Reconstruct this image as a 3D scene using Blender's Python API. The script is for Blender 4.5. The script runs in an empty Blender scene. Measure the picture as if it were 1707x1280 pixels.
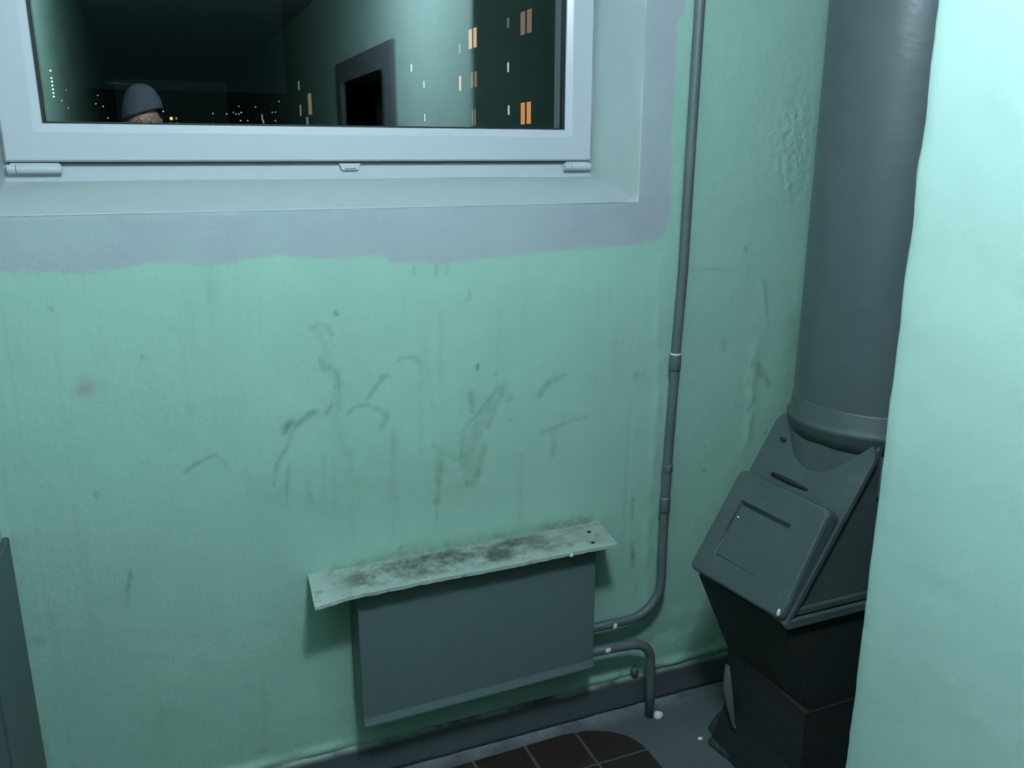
import bpy, bmesh, math, random
from mathutils import Vector, Matrix, noise
random.seed(7)
S = bpy.context.scene
COL = S.collection
# ------------------------------------------------------------------ camera
cam_d = bpy.data.cameras.new('camera'); cam = bpy.data.objects.new('camera', cam_d); COL.objects.link(cam)
RIGHT = Vector((0.924971, -0.380037, 0.001022)); DOWN = Vector((-0.098018, -0.241163, -0.965522)); FWD = Vector((0.367181, 0.892979, -0.26032))
cam.matrix_world = Matrix(((RIGHT.x, -DOWN.x, -FWD.x, 0.0), (RIGHT.y, -DOWN.y, -FWD.y, -1.85), (RIGHT.z, -DOWN.z, -FWD.z, 1.53), (0, 0, 0, 1)))
cam_d.sensor_fit = 'HORIZONTAL'; cam_d.sensor_width = 36.0; cam_d.lens = 1420 / 1707 * 36.0
cam_d.clip_start = 0.01; cam_d.clip_end = 3000
S.camera = cam
# ------------------------------------------------------------------ night sky, exposure, lamp strength
W = bpy.data.worlds.new('night_sky'); S.world = W; W.use_nodes = True
bg = W.node_tree.nodes['Background']; bg.inputs[0].default_value = (0.10, 0.30, 0.30, 1); bg.inputs[1].default_value = 0.02
S.view_settings.view_transform = 'Standard'; S.view_settings.look = 'None'
S.view_settings.exposure = 0.0; S.view_settings.gamma = 1.0; S.view_settings.use_curve_mapping = False
LAMP_AT = Vector((0.37, -1.36, 2.32)); LAMP_R = 0.11
LAMP_COLOR = (1.14, 1.38, 1.62); LAMP_STRENGTH = 115.0
S.cycles.max_bounces = 8; S.cycles.diffuse_bounces = 5; S.cycles.glossy_bounces = 4; S.cycles.transparent_max_bounces = 16

# ------------------------------------------------------------------ materials
def nt(name):
    m = bpy.data.materials.new(name); m.use_nodes = True
    return m, m.node_tree.nodes, m.node_tree.links, m.node_tree.nodes['Principled BSDF']
def c4(c): return (c[0], c[1], c[2], 1)
def paint(name, col, col2=None, scale=8.0, rough=0.5, bump=0.0, bscale=60.0, detail=4, spots=None, spot_scale=5.0, spot_at=(0.55, 0.7), spec=0.5):
    m, N, L, B = nt(name)
    tc = N.new('ShaderNodeTexCoord'); B.inputs['Roughness'].default_value = rough; B.inputs['Specular IOR Level'].default_value = spec
    n = N.new('ShaderNodeTexNoise'); n.inputs['Scale'].default_value = scale; n.inputs['Detail'].default_value = detail
    L.new(tc.outputs['Object'], n.inputs['Vector'])
    r = N.new('ShaderNodeValToRGB'); r.color_ramp.elements[0].position = 0.3; r.color_ramp.elements[1].position = 0.7
    r.color_ramp.elements[0].color = c4(col); r.color_ramp.elements[1].color = c4(col2 or col)
    L.new(n.outputs['Fac'], r.inputs['Fac']); out = r.outputs['Color']
    if spots:
        n2 = N.new('ShaderNodeTexNoise'); n2.inputs['Scale'].default_value = spot_scale; n2.inputs['Detail'].default_value = 6; n2.inputs['Roughness'].default_value = 0.65
        L.new(tc.outputs['Object'], n2.inputs['Vector'])
        r2 = N.new('ShaderNodeMapRange'); r2.inputs['From Min'].default_value = spot_at[0]; r2.inputs['From Max'].default_value = spot_at[1]
        L.new(n2.outputs['Fac'], r2.inputs['Value'])
        mx = N.new('ShaderNodeMix'); mx.data_type = 'RGBA'
        L.new(r2.outputs['Result'], mx.inputs['Factor']); L.new(out, mx.inputs['A']); mx.inputs['B'].default_value = c4(spots); out = mx.outputs['Result']
    L.new(out, B.inputs['Base Color'])
    if bump:
        b = N.new('ShaderNodeBump'); b.inputs['Strength'].default_value = bump; b.inputs['Distance'].default_value = 0.004
        n3 = N.new('ShaderNodeTexNoise'); n3.inputs['Scale'].default_value = bscale; n3.inputs['Detail'].default_value = 4
        L.new(tc.outputs['Object'], n3.inputs['Vector']); L.new(n3.outputs['Fac'], b.inputs['Height']); L.new(b.outputs['Normal'], B.inputs['Normal'])
    return m
def glow(name, col, strength):
    m, N, L, B = nt(name)
    B.inputs['Base Color'].default_value = (0.02, 0.02, 0.02, 1); B.inputs['Emission Color'].default_value = c4(col); B.inputs['Emission Strength'].default_value = strength
    return m
def flat_glow(name, col, strength):
    m = glow(name, col, strength); m.cycles.emission_sampling = 'NONE'; return m

GREEN = (0.32, 0.53, 0.425)
def wall_material():
    m, N, L, B = nt('back_wall_paint')
    B.inputs['Roughness'].default_value = 0.42; B.inputs['Specular IOR Level'].default_value = 0.35
    tc = N.new('ShaderNodeTexCoord'); at = N.new('ShaderNodeAttribute'); at.attribute_name = 'marks'
    sp = N.new('ShaderNodeSeparateColor'); L.new(at.outputs['Color'], sp.inputs['Color'])
    def nz(scale, detail=4, rough=0.55, vec=None):
        n = N.new('ShaderNodeTexNoise'); n.inputs['Scale'].default_value = scale; n.inputs['Detail'].default_value = detail; n.inputs['Roughness'].default_value = rough
        L.new(vec or tc.outputs['Object'], n.inputs['Vector']); return n.outputs['Fac']
    def mr(v, a, b, c=0.0, d=1.0):
        r = N.new('ShaderNodeMapRange'); r.inputs['From Min'].default_value = a; r.inputs['From Max'].default_value = b
        r.inputs['To Min'].default_value = c; r.inputs['To Max'].default_value = d; L.new(v, r.inputs['Value']); return r.outputs['Result']
    def mth(op, a, b):
        x = N.new('ShaderNodeMath'); x.operation = op
        for i, v in ((0, a), (1, b)):
            if isinstance(v, float): x.inputs[i].default_value = v
            else: L.new(v, x.inputs[i])
        return x.outputs[0]
    def mix(f, a, b):
        x = N.new('ShaderNodeMix'); x.data_type = 'RGBA'; L.new(f, x.inputs['Factor'])
        for k, v in (('A', a), ('B', b)):
            if isinstance(v, tuple): x.inputs[k].default_value = c4(v)
            else: L.new(v, x.inputs[k])
        return x.outputs['Result']
    base = mix(mr(nz(3.5, 5), 0.35, 0.65), GREEN, (0.30, 0.495, 0.40))
    # faint vertical run marks
    mp = N.new('ShaderNodeMapping'); mp.inputs['Scale'].default_value = (26, 26, 2.2); L.new(tc.outputs['Object'], mp.inputs['Vector'])
    base = mix(mr(nz(1.0, 3, 0.5, mp.outputs['Vector']), 0.58, 0.8, 0.0, 0.28), base, (0.22, 0.35, 0.26))
    # grey dirt marks, broken up by noise
    brk = mr(nz(38.0, 5), 0.32, 0.62, 0.25, 0.95)
    base = mix(mth('MULTIPLY', sp.outputs['Red'], brk), base, (0.07, 0.10, 0.06))
    base = mix(mth('MULTIPLY', sp.outputs['Green'], brk), base, (0.13, 0.16, 0.05))
    at2 = N.new('ShaderNodeAttribute'); at2.attribute_name = 'band'
    sp2 = N.new('ShaderNodeSeparateColor'); L.new(at2.outputs['Color'], sp2.inputs['Color'])
    base = mix(sp2.outputs['Green'], base, (0.30, 0.26, 0.27))
    lilac = mix(mr(nz(6.0, 4), 0.35, 0.65), (0.355, 0.415, 0.415), (0.34, 0.38, 0.405))
    band = mr(mth('ADD', sp2.outputs['Red'], mr(nz(60.0, 3), 0.3, 0.7, -0.12, 0.12)), 0.22, 0.78)
    base = mix(band, base, lilac)
    L.new(base, B.inputs['Base Color'])
    h = mth('ADD', mth('MULTIPLY', nz(26.0, 5), 1.0), mth('MULTIPLY', nz(110.0, 3), 0.35))
    h = mth('ADD', h, mth('MULTIPLY', mth('MULTIPLY', nz(48.0, 3), sp.outputs['Blue']), 4.0))
    b = N.new('ShaderNodeBump'); b.inputs['Strength'].default_value = 0.38; b.inputs['Distance'].default_value = 0.006
    L.new(h, b.inputs['Height']); L.new(b.outputs['Normal'], B.inputs['Normal'])
    return m

M_WALL = wall_material()
M_GREEN_LIT = paint('lit_green_wall_paint', (0.42, 0.59, 0.525), (0.395, 0.56, 0.50), 3.0, 0.45, 0.35, 24, 5, (0.35, 0.50, 0.44), 9, (0.68, 0.8), 0.35)  # lighter copy of the green wall paint, extra lamp brightness put into its colour
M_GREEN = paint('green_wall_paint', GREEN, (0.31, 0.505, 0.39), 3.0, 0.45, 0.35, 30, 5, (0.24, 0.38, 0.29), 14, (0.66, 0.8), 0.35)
M_REVEAL = paint('white_reveal_plaster', (0.385, 0.435, 0.43), (0.365, 0.415, 0.41), 7, 0.5, 0.25, 25)
M_CEIL = paint('ceiling_whitewash', (0.42, 0.44, 0.43), None, 4, 0.8, 0.2, 40)
M_PVC = paint('white_pvc', (0.465, 0.495, 0.525), (0.455, 0.48, 0.51), 2, 0.3)
M_GASKET = paint('black_rubber', (0.01, 0.012, 0.014), None, 4, 0.6)
M_GREY = paint('grey_oil_paint', (0.075, 0.095, 0.098), (0.064, 0.083, 0.087), 6, 0.36, 0.35, 22, 4, (0.052, 0.068, 0.072), 4, (0.6, 0.8))
M_HATCH = paint('hatch_grey_paint', (0.062, 0.084, 0.084), (0.052, 0.072, 0.073), 9, 0.5, 0.4, 30, 5, (0.085, 0.108, 0.108), 12, (0.58, 0.75))
M_PIPE = paint('pipe_grey_paint', (0.105, 0.135, 0.135), (0.085, 0.112, 0.114), 9, 0.5, 0.3, 60)
M_RAD = paint('radiator_grey_paint', (0.105, 0.15, 0.148), (0.098, 0.14, 0.138), 3, 0.45, 0.08, 40)
M_DADO = paint('dark_grey_dado_paint', (0.065, 0.085, 0.09), (0.055, 0.075, 0.08), 6, 0.45, 0.3, 30)
M_BASE = paint('baseboard_grey_paint', (0.075, 0.09, 0.098), (0.06, 0.074, 0.08), 8, 0.55, 0.5, 40, 5, (0.13, 0.155, 0.155), 9, (0.64, 0.78))
M_FLOOR = paint('grey_floor_paint', (0.10, 0.12, 0.125), (0.08, 0.096, 0.10), 6, 0.55, 0.5, 35, 5, (0.16, 0.18, 0.185), 11, (0.60, 0.78))
def worn_edge(m, axis, a, b, col, scale, lo, hi):
    N, L = m.node_tree.nodes, m.node_tree.links; B = N['Principled BSDF']; src = B.inputs['Base Color'].links[0].from_socket
    tc = N.new('ShaderNodeTexCoord'); sx = N.new('ShaderNodeSeparateXYZ'); L.new(tc.outputs['Object'], sx.inputs[0])
    k = N.new('ShaderNodeMapRange'); k.inputs['From Min'].default_value = a; k.inputs['From Max'].default_value = b; L.new(sx.outputs[axis], k.inputs['Value'])
    n = N.new('ShaderNodeTexNoise'); n.inputs['Scale'].default_value = scale; n.inputs['Detail'].default_value = 6; n.inputs['Roughness'].default_value = 0.65; L.new(tc.outputs['Object'], n.inputs['Vector'])
    q = N.new('ShaderNodeMapRange'); q.inputs['From Min'].default_value = lo; q.inputs['From Max'].default_value = hi; L.new(n.outputs['Fac'], q.inputs['Value'])
    x = N.new('ShaderNodeMath'); x.operation = 'MULTIPLY'; L.new(k.outputs['Result'], x.inputs[0]); L.new(q.outputs['Result'], x.inputs[1])
    mx = N.new('ShaderNodeMix'); mx.data_type = 'RGBA'; L.new(x.outputs[0], mx.inputs['Factor']); L.new(src, mx.inputs['A']); mx.inputs['B'].default_value = c4(col)
    L.new(mx.outputs['Result'], B.inputs['Base Color'])
worn_edge(M_FLOOR, 'Y', -0.075, -0.02, (0.24, 0.27, 0.27), 13, 0.38, 0.62)
worn_edge(M_BASE, 'Z', 0.074, 0.086, (0.26, 0.32, 0.28), 9, 0.38, 0.55)
M_GROUT = paint('tile_grout', (0.085, 0.085, 0.065), (0.06, 0.06, 0.05), 30, 0.8, 0.5, 60)
M_TILE = paint('brown_glazed_tile', (0.034, 0.021, 0.016), (0.025, 0.017, 0.014), 9, 0.4, 0.3, 60, 4, (0.07, 0.06, 0.05), 14, (0.64, 0.74))
M_TILE_RED = paint('reddish_brown_tile', (0.042, 0.022, 0.016), (0.03, 0.018, 0.014), 9, 0.4, 0.3, 60, 4, (0.07, 0.06, 0.05), 14, (0.64, 0.74))
M_SHELF = paint('mouldy_shelf_paint', (0.50, 0.60, 0.54), (0.40, 0.50, 0.44), 12, 0.6, 0.8, 60, 5, (0.05, 0.06, 0.04), 9, (0.50, 0.66))
M_RUST = paint('rusty_grey_paint', (0.022, 0.026, 0.026), (0.016, 0.02, 0.02), 8, 0.6, 0.8, 25, 5, (0.030, 0.025, 0.017), 6, (0.56, 0.68))
M_MORTAR = paint('painted_mortar', (0.035, 0.042, 0.042), (0.025, 0.032, 0.032), 10, 0.8, 1.0, 30)
M_WHITE_FLECK = paint('white_plaster_fleck', (0.62, 0.66, 0.64), None, 30, 0.8)
M_FLAKE = paint('peeling_paint_flake', (0.24, 0.26, 0.27), (0.19, 0.20, 0.20), 20, 0.7, 0.5, 40)
M_BLACK = paint('black_hole_and_gap_shadow', (0.012, 0.012, 0.012), None, 4, 0.8)
M_DOORFR = paint('door_frame_grey_paint', (0.13, 0.145, 0.16), (0.11, 0.125, 0.14), 5, 0.4, 0.2, 30)
M_DOOR = paint('dark_door_paint', (0.03, 0.035, 0.04), (0.04, 0.045, 0.05), 5, 0.45, 0.2, 30)
M_FACADE = paint('far_concrete_panel', (0.022, 0.026, 0.026), (0.018, 0.022, 0.022), 0.3, 0.9, spec=0.1)
M_HILL = paint('dark_hillside', (0.02, 0.025, 0.02), (0.012, 0.016, 0.013), 0.02, 0.95)
M_DARKGLASS = paint('dark_window_glass', (0.014, 0.017, 0.017), None, 1, 0.85, spec=0.1)
M_STEEL = paint('galvanised_steel', (0.3, 0.31, 0.32), None, 5, 0.4)
M_CHROME = paint('worn_steel', (0.4, 0.4, 0.4), None, 8, 0.3)
M_SKIN = paint('skin', (0.55, 0.33, 0.24), (0.50, 0.29, 0.21), 20, 0.5)
M_KNIT = paint('pale_grey_knit', (0.11, 0.125, 0.15), (0.09, 0.105, 0.13), 40, 0.9, 0.8, 120)
M_COAT = paint('black_coat_cloth', (0.02, 0.022, 0.026), (0.015, 0.016, 0.02), 30, 0.85, 0.3, 90)
M_JEANS = paint('dark_trousers', (0.025, 0.03, 0.045), None, 40, 0.9)
M_SHOE = paint('black_shoe', (0.015, 0.015, 0.015), None, 8, 0.4)
M_EYE = paint('eye_white', (0.6, 0.6, 0.6), None, 8, 0.2)
M_IRIS = paint('dark_iris', (0.03, 0.02, 0.015), None, 8, 0.2)
M_PHONE = paint('black_phone_body', (0.01, 0.01, 0.011), None, 8, 0.25)
M_LAMP = glow('lamp_opal_glass', LAMP_COLOR, LAMP_STRENGTH)

def glass_material():
    m = bpy.data.materials.new('window_glass'); m.use_nodes = True
    N, L = m.node_tree.nodes, m.node_tree.links; N.clear()
    o = N.new('ShaderNodeOutputMaterial'); t = N.new('ShaderNodeBsdfTransparent'); t.inputs[0].default_value = (0.97, 0.985, 0.98, 1)
    g = N.new('ShaderNodeBsdfGlossy'); g.inputs['Roughness'].default_value = 0.0; g.inputs['Color'].default_value = (1, 1, 1, 1)
    lw = N.new('ShaderNodeLayerWeight'); lw.inputs['Blend'].default_value = 0.5
    p = N.new('ShaderNodeMath'); p.operation = 'POWER'; L.new(lw.outputs['Facing'], p.inputs[0]); p.inputs[1].default_value = 5.0
    r = N.new('ShaderNodeMapRange'); r.inputs['To Min'].default_value = 0.078; r.inputs['To Max'].default_value = 1.0; L.new(p.outputs[0], r.inputs['Value'])
    x = N.new('ShaderNodeMixShader'); L.new(r.outputs['Result'], x.inputs['Fac']); L.new(t.outputs[0], x.inputs[1]); L.new(g.outputs[0], x.inputs[2])
    L.new(x.outputs[0], o.inputs['Surface'])
    return m
M_GLASS = glass_material()

# ------------------------------------------------------------------ helpers
def obj(name, bm, mat, parent=None, smooth=False, label=None):
    me = bpy.data.meshes.new(name)
    if isinstance(bm, bmesh.types.BMesh):
        bmesh.ops.recalc_face_normals(bm, faces=bm.faces[:]); bm.to_mesh(me); bm.free()
    else: me = bm
    if not me.materials: me.materials.append(mat)
    if smooth:
        for p in me.polygons: p.use_smooth = True
    o = bpy.data.objects.new(name, me); COL.objects.link(o)
    if parent: o.parent = parent
    if label: o['label'] = label
    return o
def thing(name, label, cat, group=None, at=(0, 0, 0)):
    o = bpy.data.objects.new(name, None); COL.objects.link(o); o.empty_display_size = 0.1
    o['label'] = label; o['category'] = cat
    if group: o['group'] = group
    return o
def tag(o, label, cat, group=None):
    o['label'] = label; o['category'] = cat
    if group: o['group'] = group
    return o
def struct(o, label=None):
    o['kind'] = 'structure'
    if label: o['label'] = label
    return o
def hexa(bm, P):
    """box from 8 corners: four of one end, then the four of the other end in the same order"""
    v = [bm.verts.new(p) for p in P]
    for f in ((0, 1, 2, 3), (4, 5, 6, 7), (0, 1, 5, 4), (1, 2, 6, 5), (2, 3, 7, 6), (3, 0, 4, 7)): bm.faces.new([v[i] for i in f])
    return v
def box(bm, a, b):
    (x0, y0, z0), (x1, y1, z1) = a, b
    return hexa(bm, [(x0, y0, z0), (x1, y0, z0), (x1, y1, z0), (x0, y1, z0), (x0, y0, z1), (x1, y0, z1), (x1, y1, z1), (x0, y1, z1)])
def bev(bm, w, seg=2):
    bmesh.ops.bevel(bm, geom=bm.edges[:], offset=w, segments=seg, affect='EDGES', profile=0.5); return bm
def boxes(*bs, bevel=0.0):
    bm = bmesh.new()
    for a, b in bs: box(bm, a, b)
    if bevel: bev(bm, bevel)
    return bm
def sweep(bm, pts, r, n=14, cap=True):
    pts = [Vector(p) for p in pts]; rings = []; u = None
    for i, p in enumerate(pts):
        t = (pts[min(i + 1, len(pts) - 1)] - pts[max(i - 1, 0)]).normalized()
        if u is None: u = t.orthogonal().normalized()
        u = (u - t * u.dot(t)).normalized(); w = t.cross(u)
        rr = r[i] if isinstance(r, (list, tuple)) else r
        rings.append([bm.verts.new(p + (u * math.cos(a) + w * math.sin(a)) * rr) for a in (2 * math.pi * k / n for k in range(n))])
    for a, b in zip(rings, rings[1:]):
        for k in range(n): bm.faces.new((a[k], a[(k + 1) % n], b[(k + 1) % n], b[k]))
    if cap: bm.faces.new(rings[0][::-1]); bm.faces.new(rings[-1])
    return bm
def lathe(bm, cx, cy, prof, n=48, cap=True):
    rings = [[bm.verts.new((cx + r * math.cos(2 * math.pi * k / n), cy + r * math.sin(2 * math.pi * k / n), z)) for k in range(n)] for r, z in prof]
    for a, b in zip(rings, rings[1:]):
        for k in range(n): bm.faces.new((a[k], a[(k + 1) % n], b[(k + 1) % n], b[k]))
    if cap: bm.faces.new(rings[0][::-1]); bm.faces.new(rings[-1])
    return bm
def arc(c, r, a0, a1, n, plane='xz', y=0.0):
    return [(c[0] + r * math.cos(math.radians(a0 + (a1 - a0) * i / n)), y, c[1] + r * math.sin(math.radians(a0 + (a1 - a0) * i / n))) for i in range(n + 1)]
def lump(bm, c, s, seed=0):
    g = bmesh.ops.create_icosphere(bm, subdivisions=2, radius=1.0)
    for v in g['verts']:
        k = 1 + 0.35 * noise.noise(v.co * 1.7 + Vector((seed * 3.1, 0, 0)))
        v.co = Vector((c[0] + v.co.x * s[0] * k, c[1] + v.co.y * s[1] * k, c[2] + v.co.z * s[2] * k))
    return bm

STROKES = [
('D', 0.294, 0.0102, [(0.29, 1.163), (0.303, 1.173), (0.322, 1.167), (0.332, 1.144)]),
('D', 0.21, 0.0144, [(0.302, 1.159), (0.314, 1.125), (0.323, 1.097)]),
('D', 0.473, 0.0132, [(0.304, 1.089), (0.311, 1.071)]),
('D', 0.525, 0.0149, [(0.324, 1.072), (0.336, 1.059), (0.339, 1.033)]),
('O', 0.315, 0.0134, [(0.338, 1.034), (0.34, 0.975)]),
('D', 0.42, 0.0093, [(0.404, 0.992), (0.43, 1.024), (0.452, 1.043)]),
('D', 0.525, 0.0078, [(0.436, 1.041), (0.459, 1.041)]),
('D', 0.42, 0.0078, [(0.481, 1.076), (0.503, 1.08), (0.524, 1.075), (0.536, 1.054)]),
('D', 0.65, 0.0189, [(0.219, 0.941), (0.23, 0.955)]),
('D', 0.525, 0.0118, [(0.23, 0.955), (0.24, 0.944), (0.251, 0.955)]),
('D', 0.525, 0.0118, [(0.254, 0.956), (0.272, 0.971), (0.287, 0.975)]),
('D', 0.525, 0.0105, [(0.311, 0.967), (0.322, 0.986)]),
('D', 0.42, 0.0058, [(0.237, 0.94), (0.219, 0.9), (0.196, 0.868), (0.184, 0.813)]),
('D', 0.42, 0.0059, [(0.221, 0.858), (0.213, 0.816), (0.21, 0.768)]),
('D', 0.367, 0.0136, [(0.258, 0.809), (0.263, 0.764)]),
('D', 0.473, 0.0076, [(0.359, 0.964), (0.373, 0.976), (0.403, 0.979), (0.432, 0.961)]),
('D', 0.473, 0.0128, [(0.441, 0.954), (0.448, 0.945), (0.435, 0.92)]),
('D', 0.42, 0.0105, [(0.727, 0.987), (0.7, 0.959), (0.669, 0.922), (0.643, 0.901), (0.632, 0.881)]),
('D', 0.367, 0.0105, [(0.732, 0.976), (0.711, 0.92), (0.695, 0.888)]),
('D', 0.284, 0.0349, [(0.7, 0.944), (0.674, 0.897), (0.651, 0.854), (0.644, 0.79)]),
('D', 0.399, 0.0086, [(0.632, 0.881), (0.629, 0.823), (0.632, 0.776), (0.641, 0.747)]),
('O', 0.525, 0.0159, [(0.641, 0.75), (0.656, 0.747), (0.671, 0.778), (0.686, 0.839)]),
('D', 0.42, 0.0155, [(0.653, 0.979), (0.659, 0.934)]),
('D', 0.473, 0.0123, [(0.736, 0.989), (0.736, 0.963)]),
('D', 0.525, 0.0142, [(0.75, 0.955), (0.758, 0.958)]),
('D', 0.441, 0.0147, [(0.832, 0.956), (0.851, 0.978), (0.874, 0.992), (0.902, 0.996)]),
('D', 0.473, 0.0056, [(0.845, 0.857), (0.869, 0.864), (0.911, 0.875), (0.964, 0.883)]),
('D', 0.315, 0.0151, [(0.876, 0.86), (0.872, 0.79)]),
('O', 0.367, 0.0084, [(0.557, 0.86), (0.577, 0.843), (0.596, 0.828), (0.623, 0.815)]),
('O', 0.42, 0.0186, [(0.575, 0.838), (0.57, 0.77), (0.563, 0.716)]),
('D', 0.315, 0.0052, [(0.569, 0.77), (0.56, 0.646)]),
('O', 0.189, 0.016, [(0.461, 0.905), (0.46, 0.801)]),
('D', 0.473, 0.0081, [(0.003, 0.873), (0.025, 0.887), (0.05, 0.897), (0.067, 0.903)]),
('D', 0.263, 0.0082, [(0.067, 0.903), (0.086, 0.884), (0.091, 0.869)]),
('D', 0.8, 0.0059, [(0.342, 1.194), (0.346, 1.192)]),
('D', 0.85, 0.0068, [(0.672, 1.045), (0.672, 1.037)]),
('D', 0.85, 0.0063, [(-0.17, 0.853), (-0.17, 0.848)]),
('D', 0.63, 0.0069, [(0.721, 1.022), (0.721, 1.02)]),
('D', 0.525, 0.0091, [(0.757, 0.903), (0.758, 0.901)]),
('D', 0.525, 0.0075, [(-0.053, 1.132), (-0.052, 1.126)]),
('D', 0.315, 0.0159, [(0.03, 1.012), (0.032, 1.008)]),
('D', 0.367, 0.0093, [(-0.207, 1.242), (-0.206, 1.239)]),
('P', 0.63, 0.0265, [(-0.174, 1.073), (-0.161, 1.077)]),
('P', 0.315, 0.0314, [(-0.166, 1.087), (-0.167, 1.066)]),
('D', 0.75, 0.0053, [(-0.127, 0.66), (-0.131, 0.639), (-0.134, 0.628)]),
('D', 0.367, 0.004, [(-0.132, 0.632), (-0.142, 0.616)]),
('D', 0.42, 0.004, [(-0.134, 0.628), (-0.14, 0.581)]),
('O', 0.85, 0.0108, [(1.113, 0.503), (1.118, 0.474), (1.12, 0.437)]),
('D', 0.42, 0.0084, [(1.109, 0.634), (1.113, 0.602), (1.11, 0.571)]),
('D', 0.525, 0.0085, [(1.111, 0.637), (1.113, 0.63)]),
('D', 0.315, 0.0088, [(1.131, 0.347), (1.136, 0.379)]),
('D', 0.525, 0.0081, [(1.125, 0.978), (1.127, 0.976)]),
('D', 0.42, 0.0161, [(1.107, 0.981), (1.105, 0.978)]),
('D', 0.367, 0.0062, [(0.523, 1.286), (0.52, 1.269)]),
('D', 0.42, 0.0064, [(0.576, 1.288), (0.573, 1.266)]),
('D', 0.315, 0.0064, [(0.6, 1.287), (0.599, 1.269)]),
('D', 0.367, 0.0049, [(0.655, 1.224), (0.65, 1.204)]),
('D', 0.147, 0.0104, [(0.092, 1.313), (0.086, 1.239)]),
('D', 0.126, 0.0106, [(0.299, 0.868), (0.288, 0.723)]),
('D', 0.147, 0.0129, [(0.46, 0.891), (0.461, 0.694)]),
('D', 0.126, 0.0097, [(0.584, 1.18), (0.58, 1.009)]),
('D', 0.126, 0.0086, [(0.728, 1.17), (0.722, 0.995)]),
('D', 0.126, 0.013, [(0.53, 1.043), (0.527, 0.837)]),
('D', 0.126, 0.014, [(0.361, 0.874), (0.355, 0.651)]),
('D', 0.147, 0.0111, [(0.784, 0.802), (0.782, 0.607)]),
('D', 0.126, 0.0101, [(0.451, 0.633), (0.453, 0.817)]),
('D', 0.126, 0.0213, [(0.331, 0.95), (0.376, 0.739)]),
('D', 0.105, 0.0436, [(0.162, 0.802), (0.319, 0.733)]),
('D', 0.084, 0.0647, [(0.437, 0.849), (0.707, 0.701)]),
('O', 0.105, 0.0466, [(0.323, 0.806), (0.612, 0.716)]),
('O', 0.63, 0.0137, [(1.494, 0.974), (1.513, 0.942), (1.534, 0.912)]),
('O', 0.42, 0.0184, [(1.491, 0.965), (1.498, 0.947)]),
('D', 0.367, 0.0091, [(1.474, 0.986), (1.468, 0.95), (1.462, 0.919)]),
('D', 0.315, 0.0066, [(1.479, 1.213), (1.498, 1.183), (1.51, 1.117)]),
('O', 0.294, 0.0727, [(1.609, 0.816), (1.623, 0.938), (1.623, 1.076)]),
('O', 0.21, 0.1207, [(1.567, 0.767), (1.475, 0.635)]),
('O', 0.158, 0.0941, [(1.401, 0.537), (1.374, 0.354)]),
('D', 0.7, 0.009, [(1.334, 0.758), (1.335, 0.755)]),
('D', 0.7, 0.0091, [(1.336, 0.688), (1.338, 0.684)]),
('D', 0.525, 0.0108, [(1.42, 1.295), (1.426, 1.286)]),
('D', 0.367, 0.0065, [(1.373, 1.053), (1.379, 1.023)]),
('D', 0.7, 0.0095, [(1.534, 0.768), (1.541, 0.774)]),
('D', 0.263, 0.0062, [(1.245, 1.247), (1.375, 1.238)]),
('O', 0.315, 0.0416, [(0.311, 0.573), (0.517, 0.589), (0.739, 0.59), (0.978, 0.594)]),
('D', 0.367, 0.0192, [(0.311, 0.581), (0.427, 0.587)]),
('D', 0.315, 0.0236, [(0.457, 0.592), (0.548, 0.592)]),
('D', 0.441, 0.0311, [(0.839, 0.594), (0.969, 0.595)]),
('D', 0.367, 0.0177, [(0.579, 0.591), (0.805, 0.593)]),
('D', 0.525, 0.0084, [(0.47, 0.611), (0.482, 0.609)]),
('D', 0.367, 0.0112, [(0.093, 0.14), (0.121, 0.14)]),
('D', 0.315, 0.0083, [(-0.204, 0.266), (-0.202, 0.262)]),
('D', 0.315, 0.0149, [(-0.321, 0.545), (-0.311, 0.536)]),
('O', 0.315, 0.0183, [(-0.337, 0.292), (-0.346, 0.234)]),
('D', 0.7, 0.0169, [(1.283, 0.1), (1.382, 0.096), (1.469, 0.102)]),
('D', 0.525, 0.0187, [(1.17, 0.093), (1.226, 0.103)]),
('D', 0.315, 0.0073, [(0.385, 1.37), (0.389, 1.366)]),
('D', 0.147, 0.0198, [(0.299, 1.367), (0.301, 1.354)])]

LAMPS = [(-41.8, 587.5, 37.8, 0.6, 0), (-39.5, 518.7, 28.2, 0.7, 0), (-34.3, 481.9, 23.0, 0.5, 0), (-23.8, 556.1, 33.4, 0.3, 0), (-23.0, 506.2, 26.4, 0.45, 0), (-19.3, 494.3, 24.7, 0.8, 0), (-15.7, 439.3, 17.1, 0.4, 1), (-20.2, 419.8, 14.3, 0.6, 1), (-15.2, 418.1, 14.1, 0.25, 1), (8.3, 472.9, 21.8, 0.7, 0), (31.4, 468.5, 21.1, 0.6, 0), (37.8, 466.7, 20.9, 0.7, 0), (41.9, 476.3, 22.2, 0.35, 1), (47.9, 509.3, 26.8, 0.6, 1), (45.7, 475.5, 22.1, 1, 0), (42.2, 467.5, 21.0, 0.4, 0), (43.7, 467.8, 21.0, 0.4, 0), (41.5, 437.6, 16.8, 0.7, 1), (33.6, 419.5, 14.3, 0.5, 1), (44.8, 438.0, 16.9, 0.4, 1), (42.9, 420.5, 14.4, 0.35, 1), (56.6, 507.8, 26.6, 0.6, 1), (60.1, 482.7, 23.1, 0.35, 1), (61.8, 480.0, 22.7, 0.45, 1), (63.4, 480.2, 22.8, 0.35, 1), (74.4, 544.7, 31.8, 0.55, 0), (53.5, 466.6, 20.9, 0.3, 1), (57.8, 439.8, 17.1, 0.4, 1)]
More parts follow.
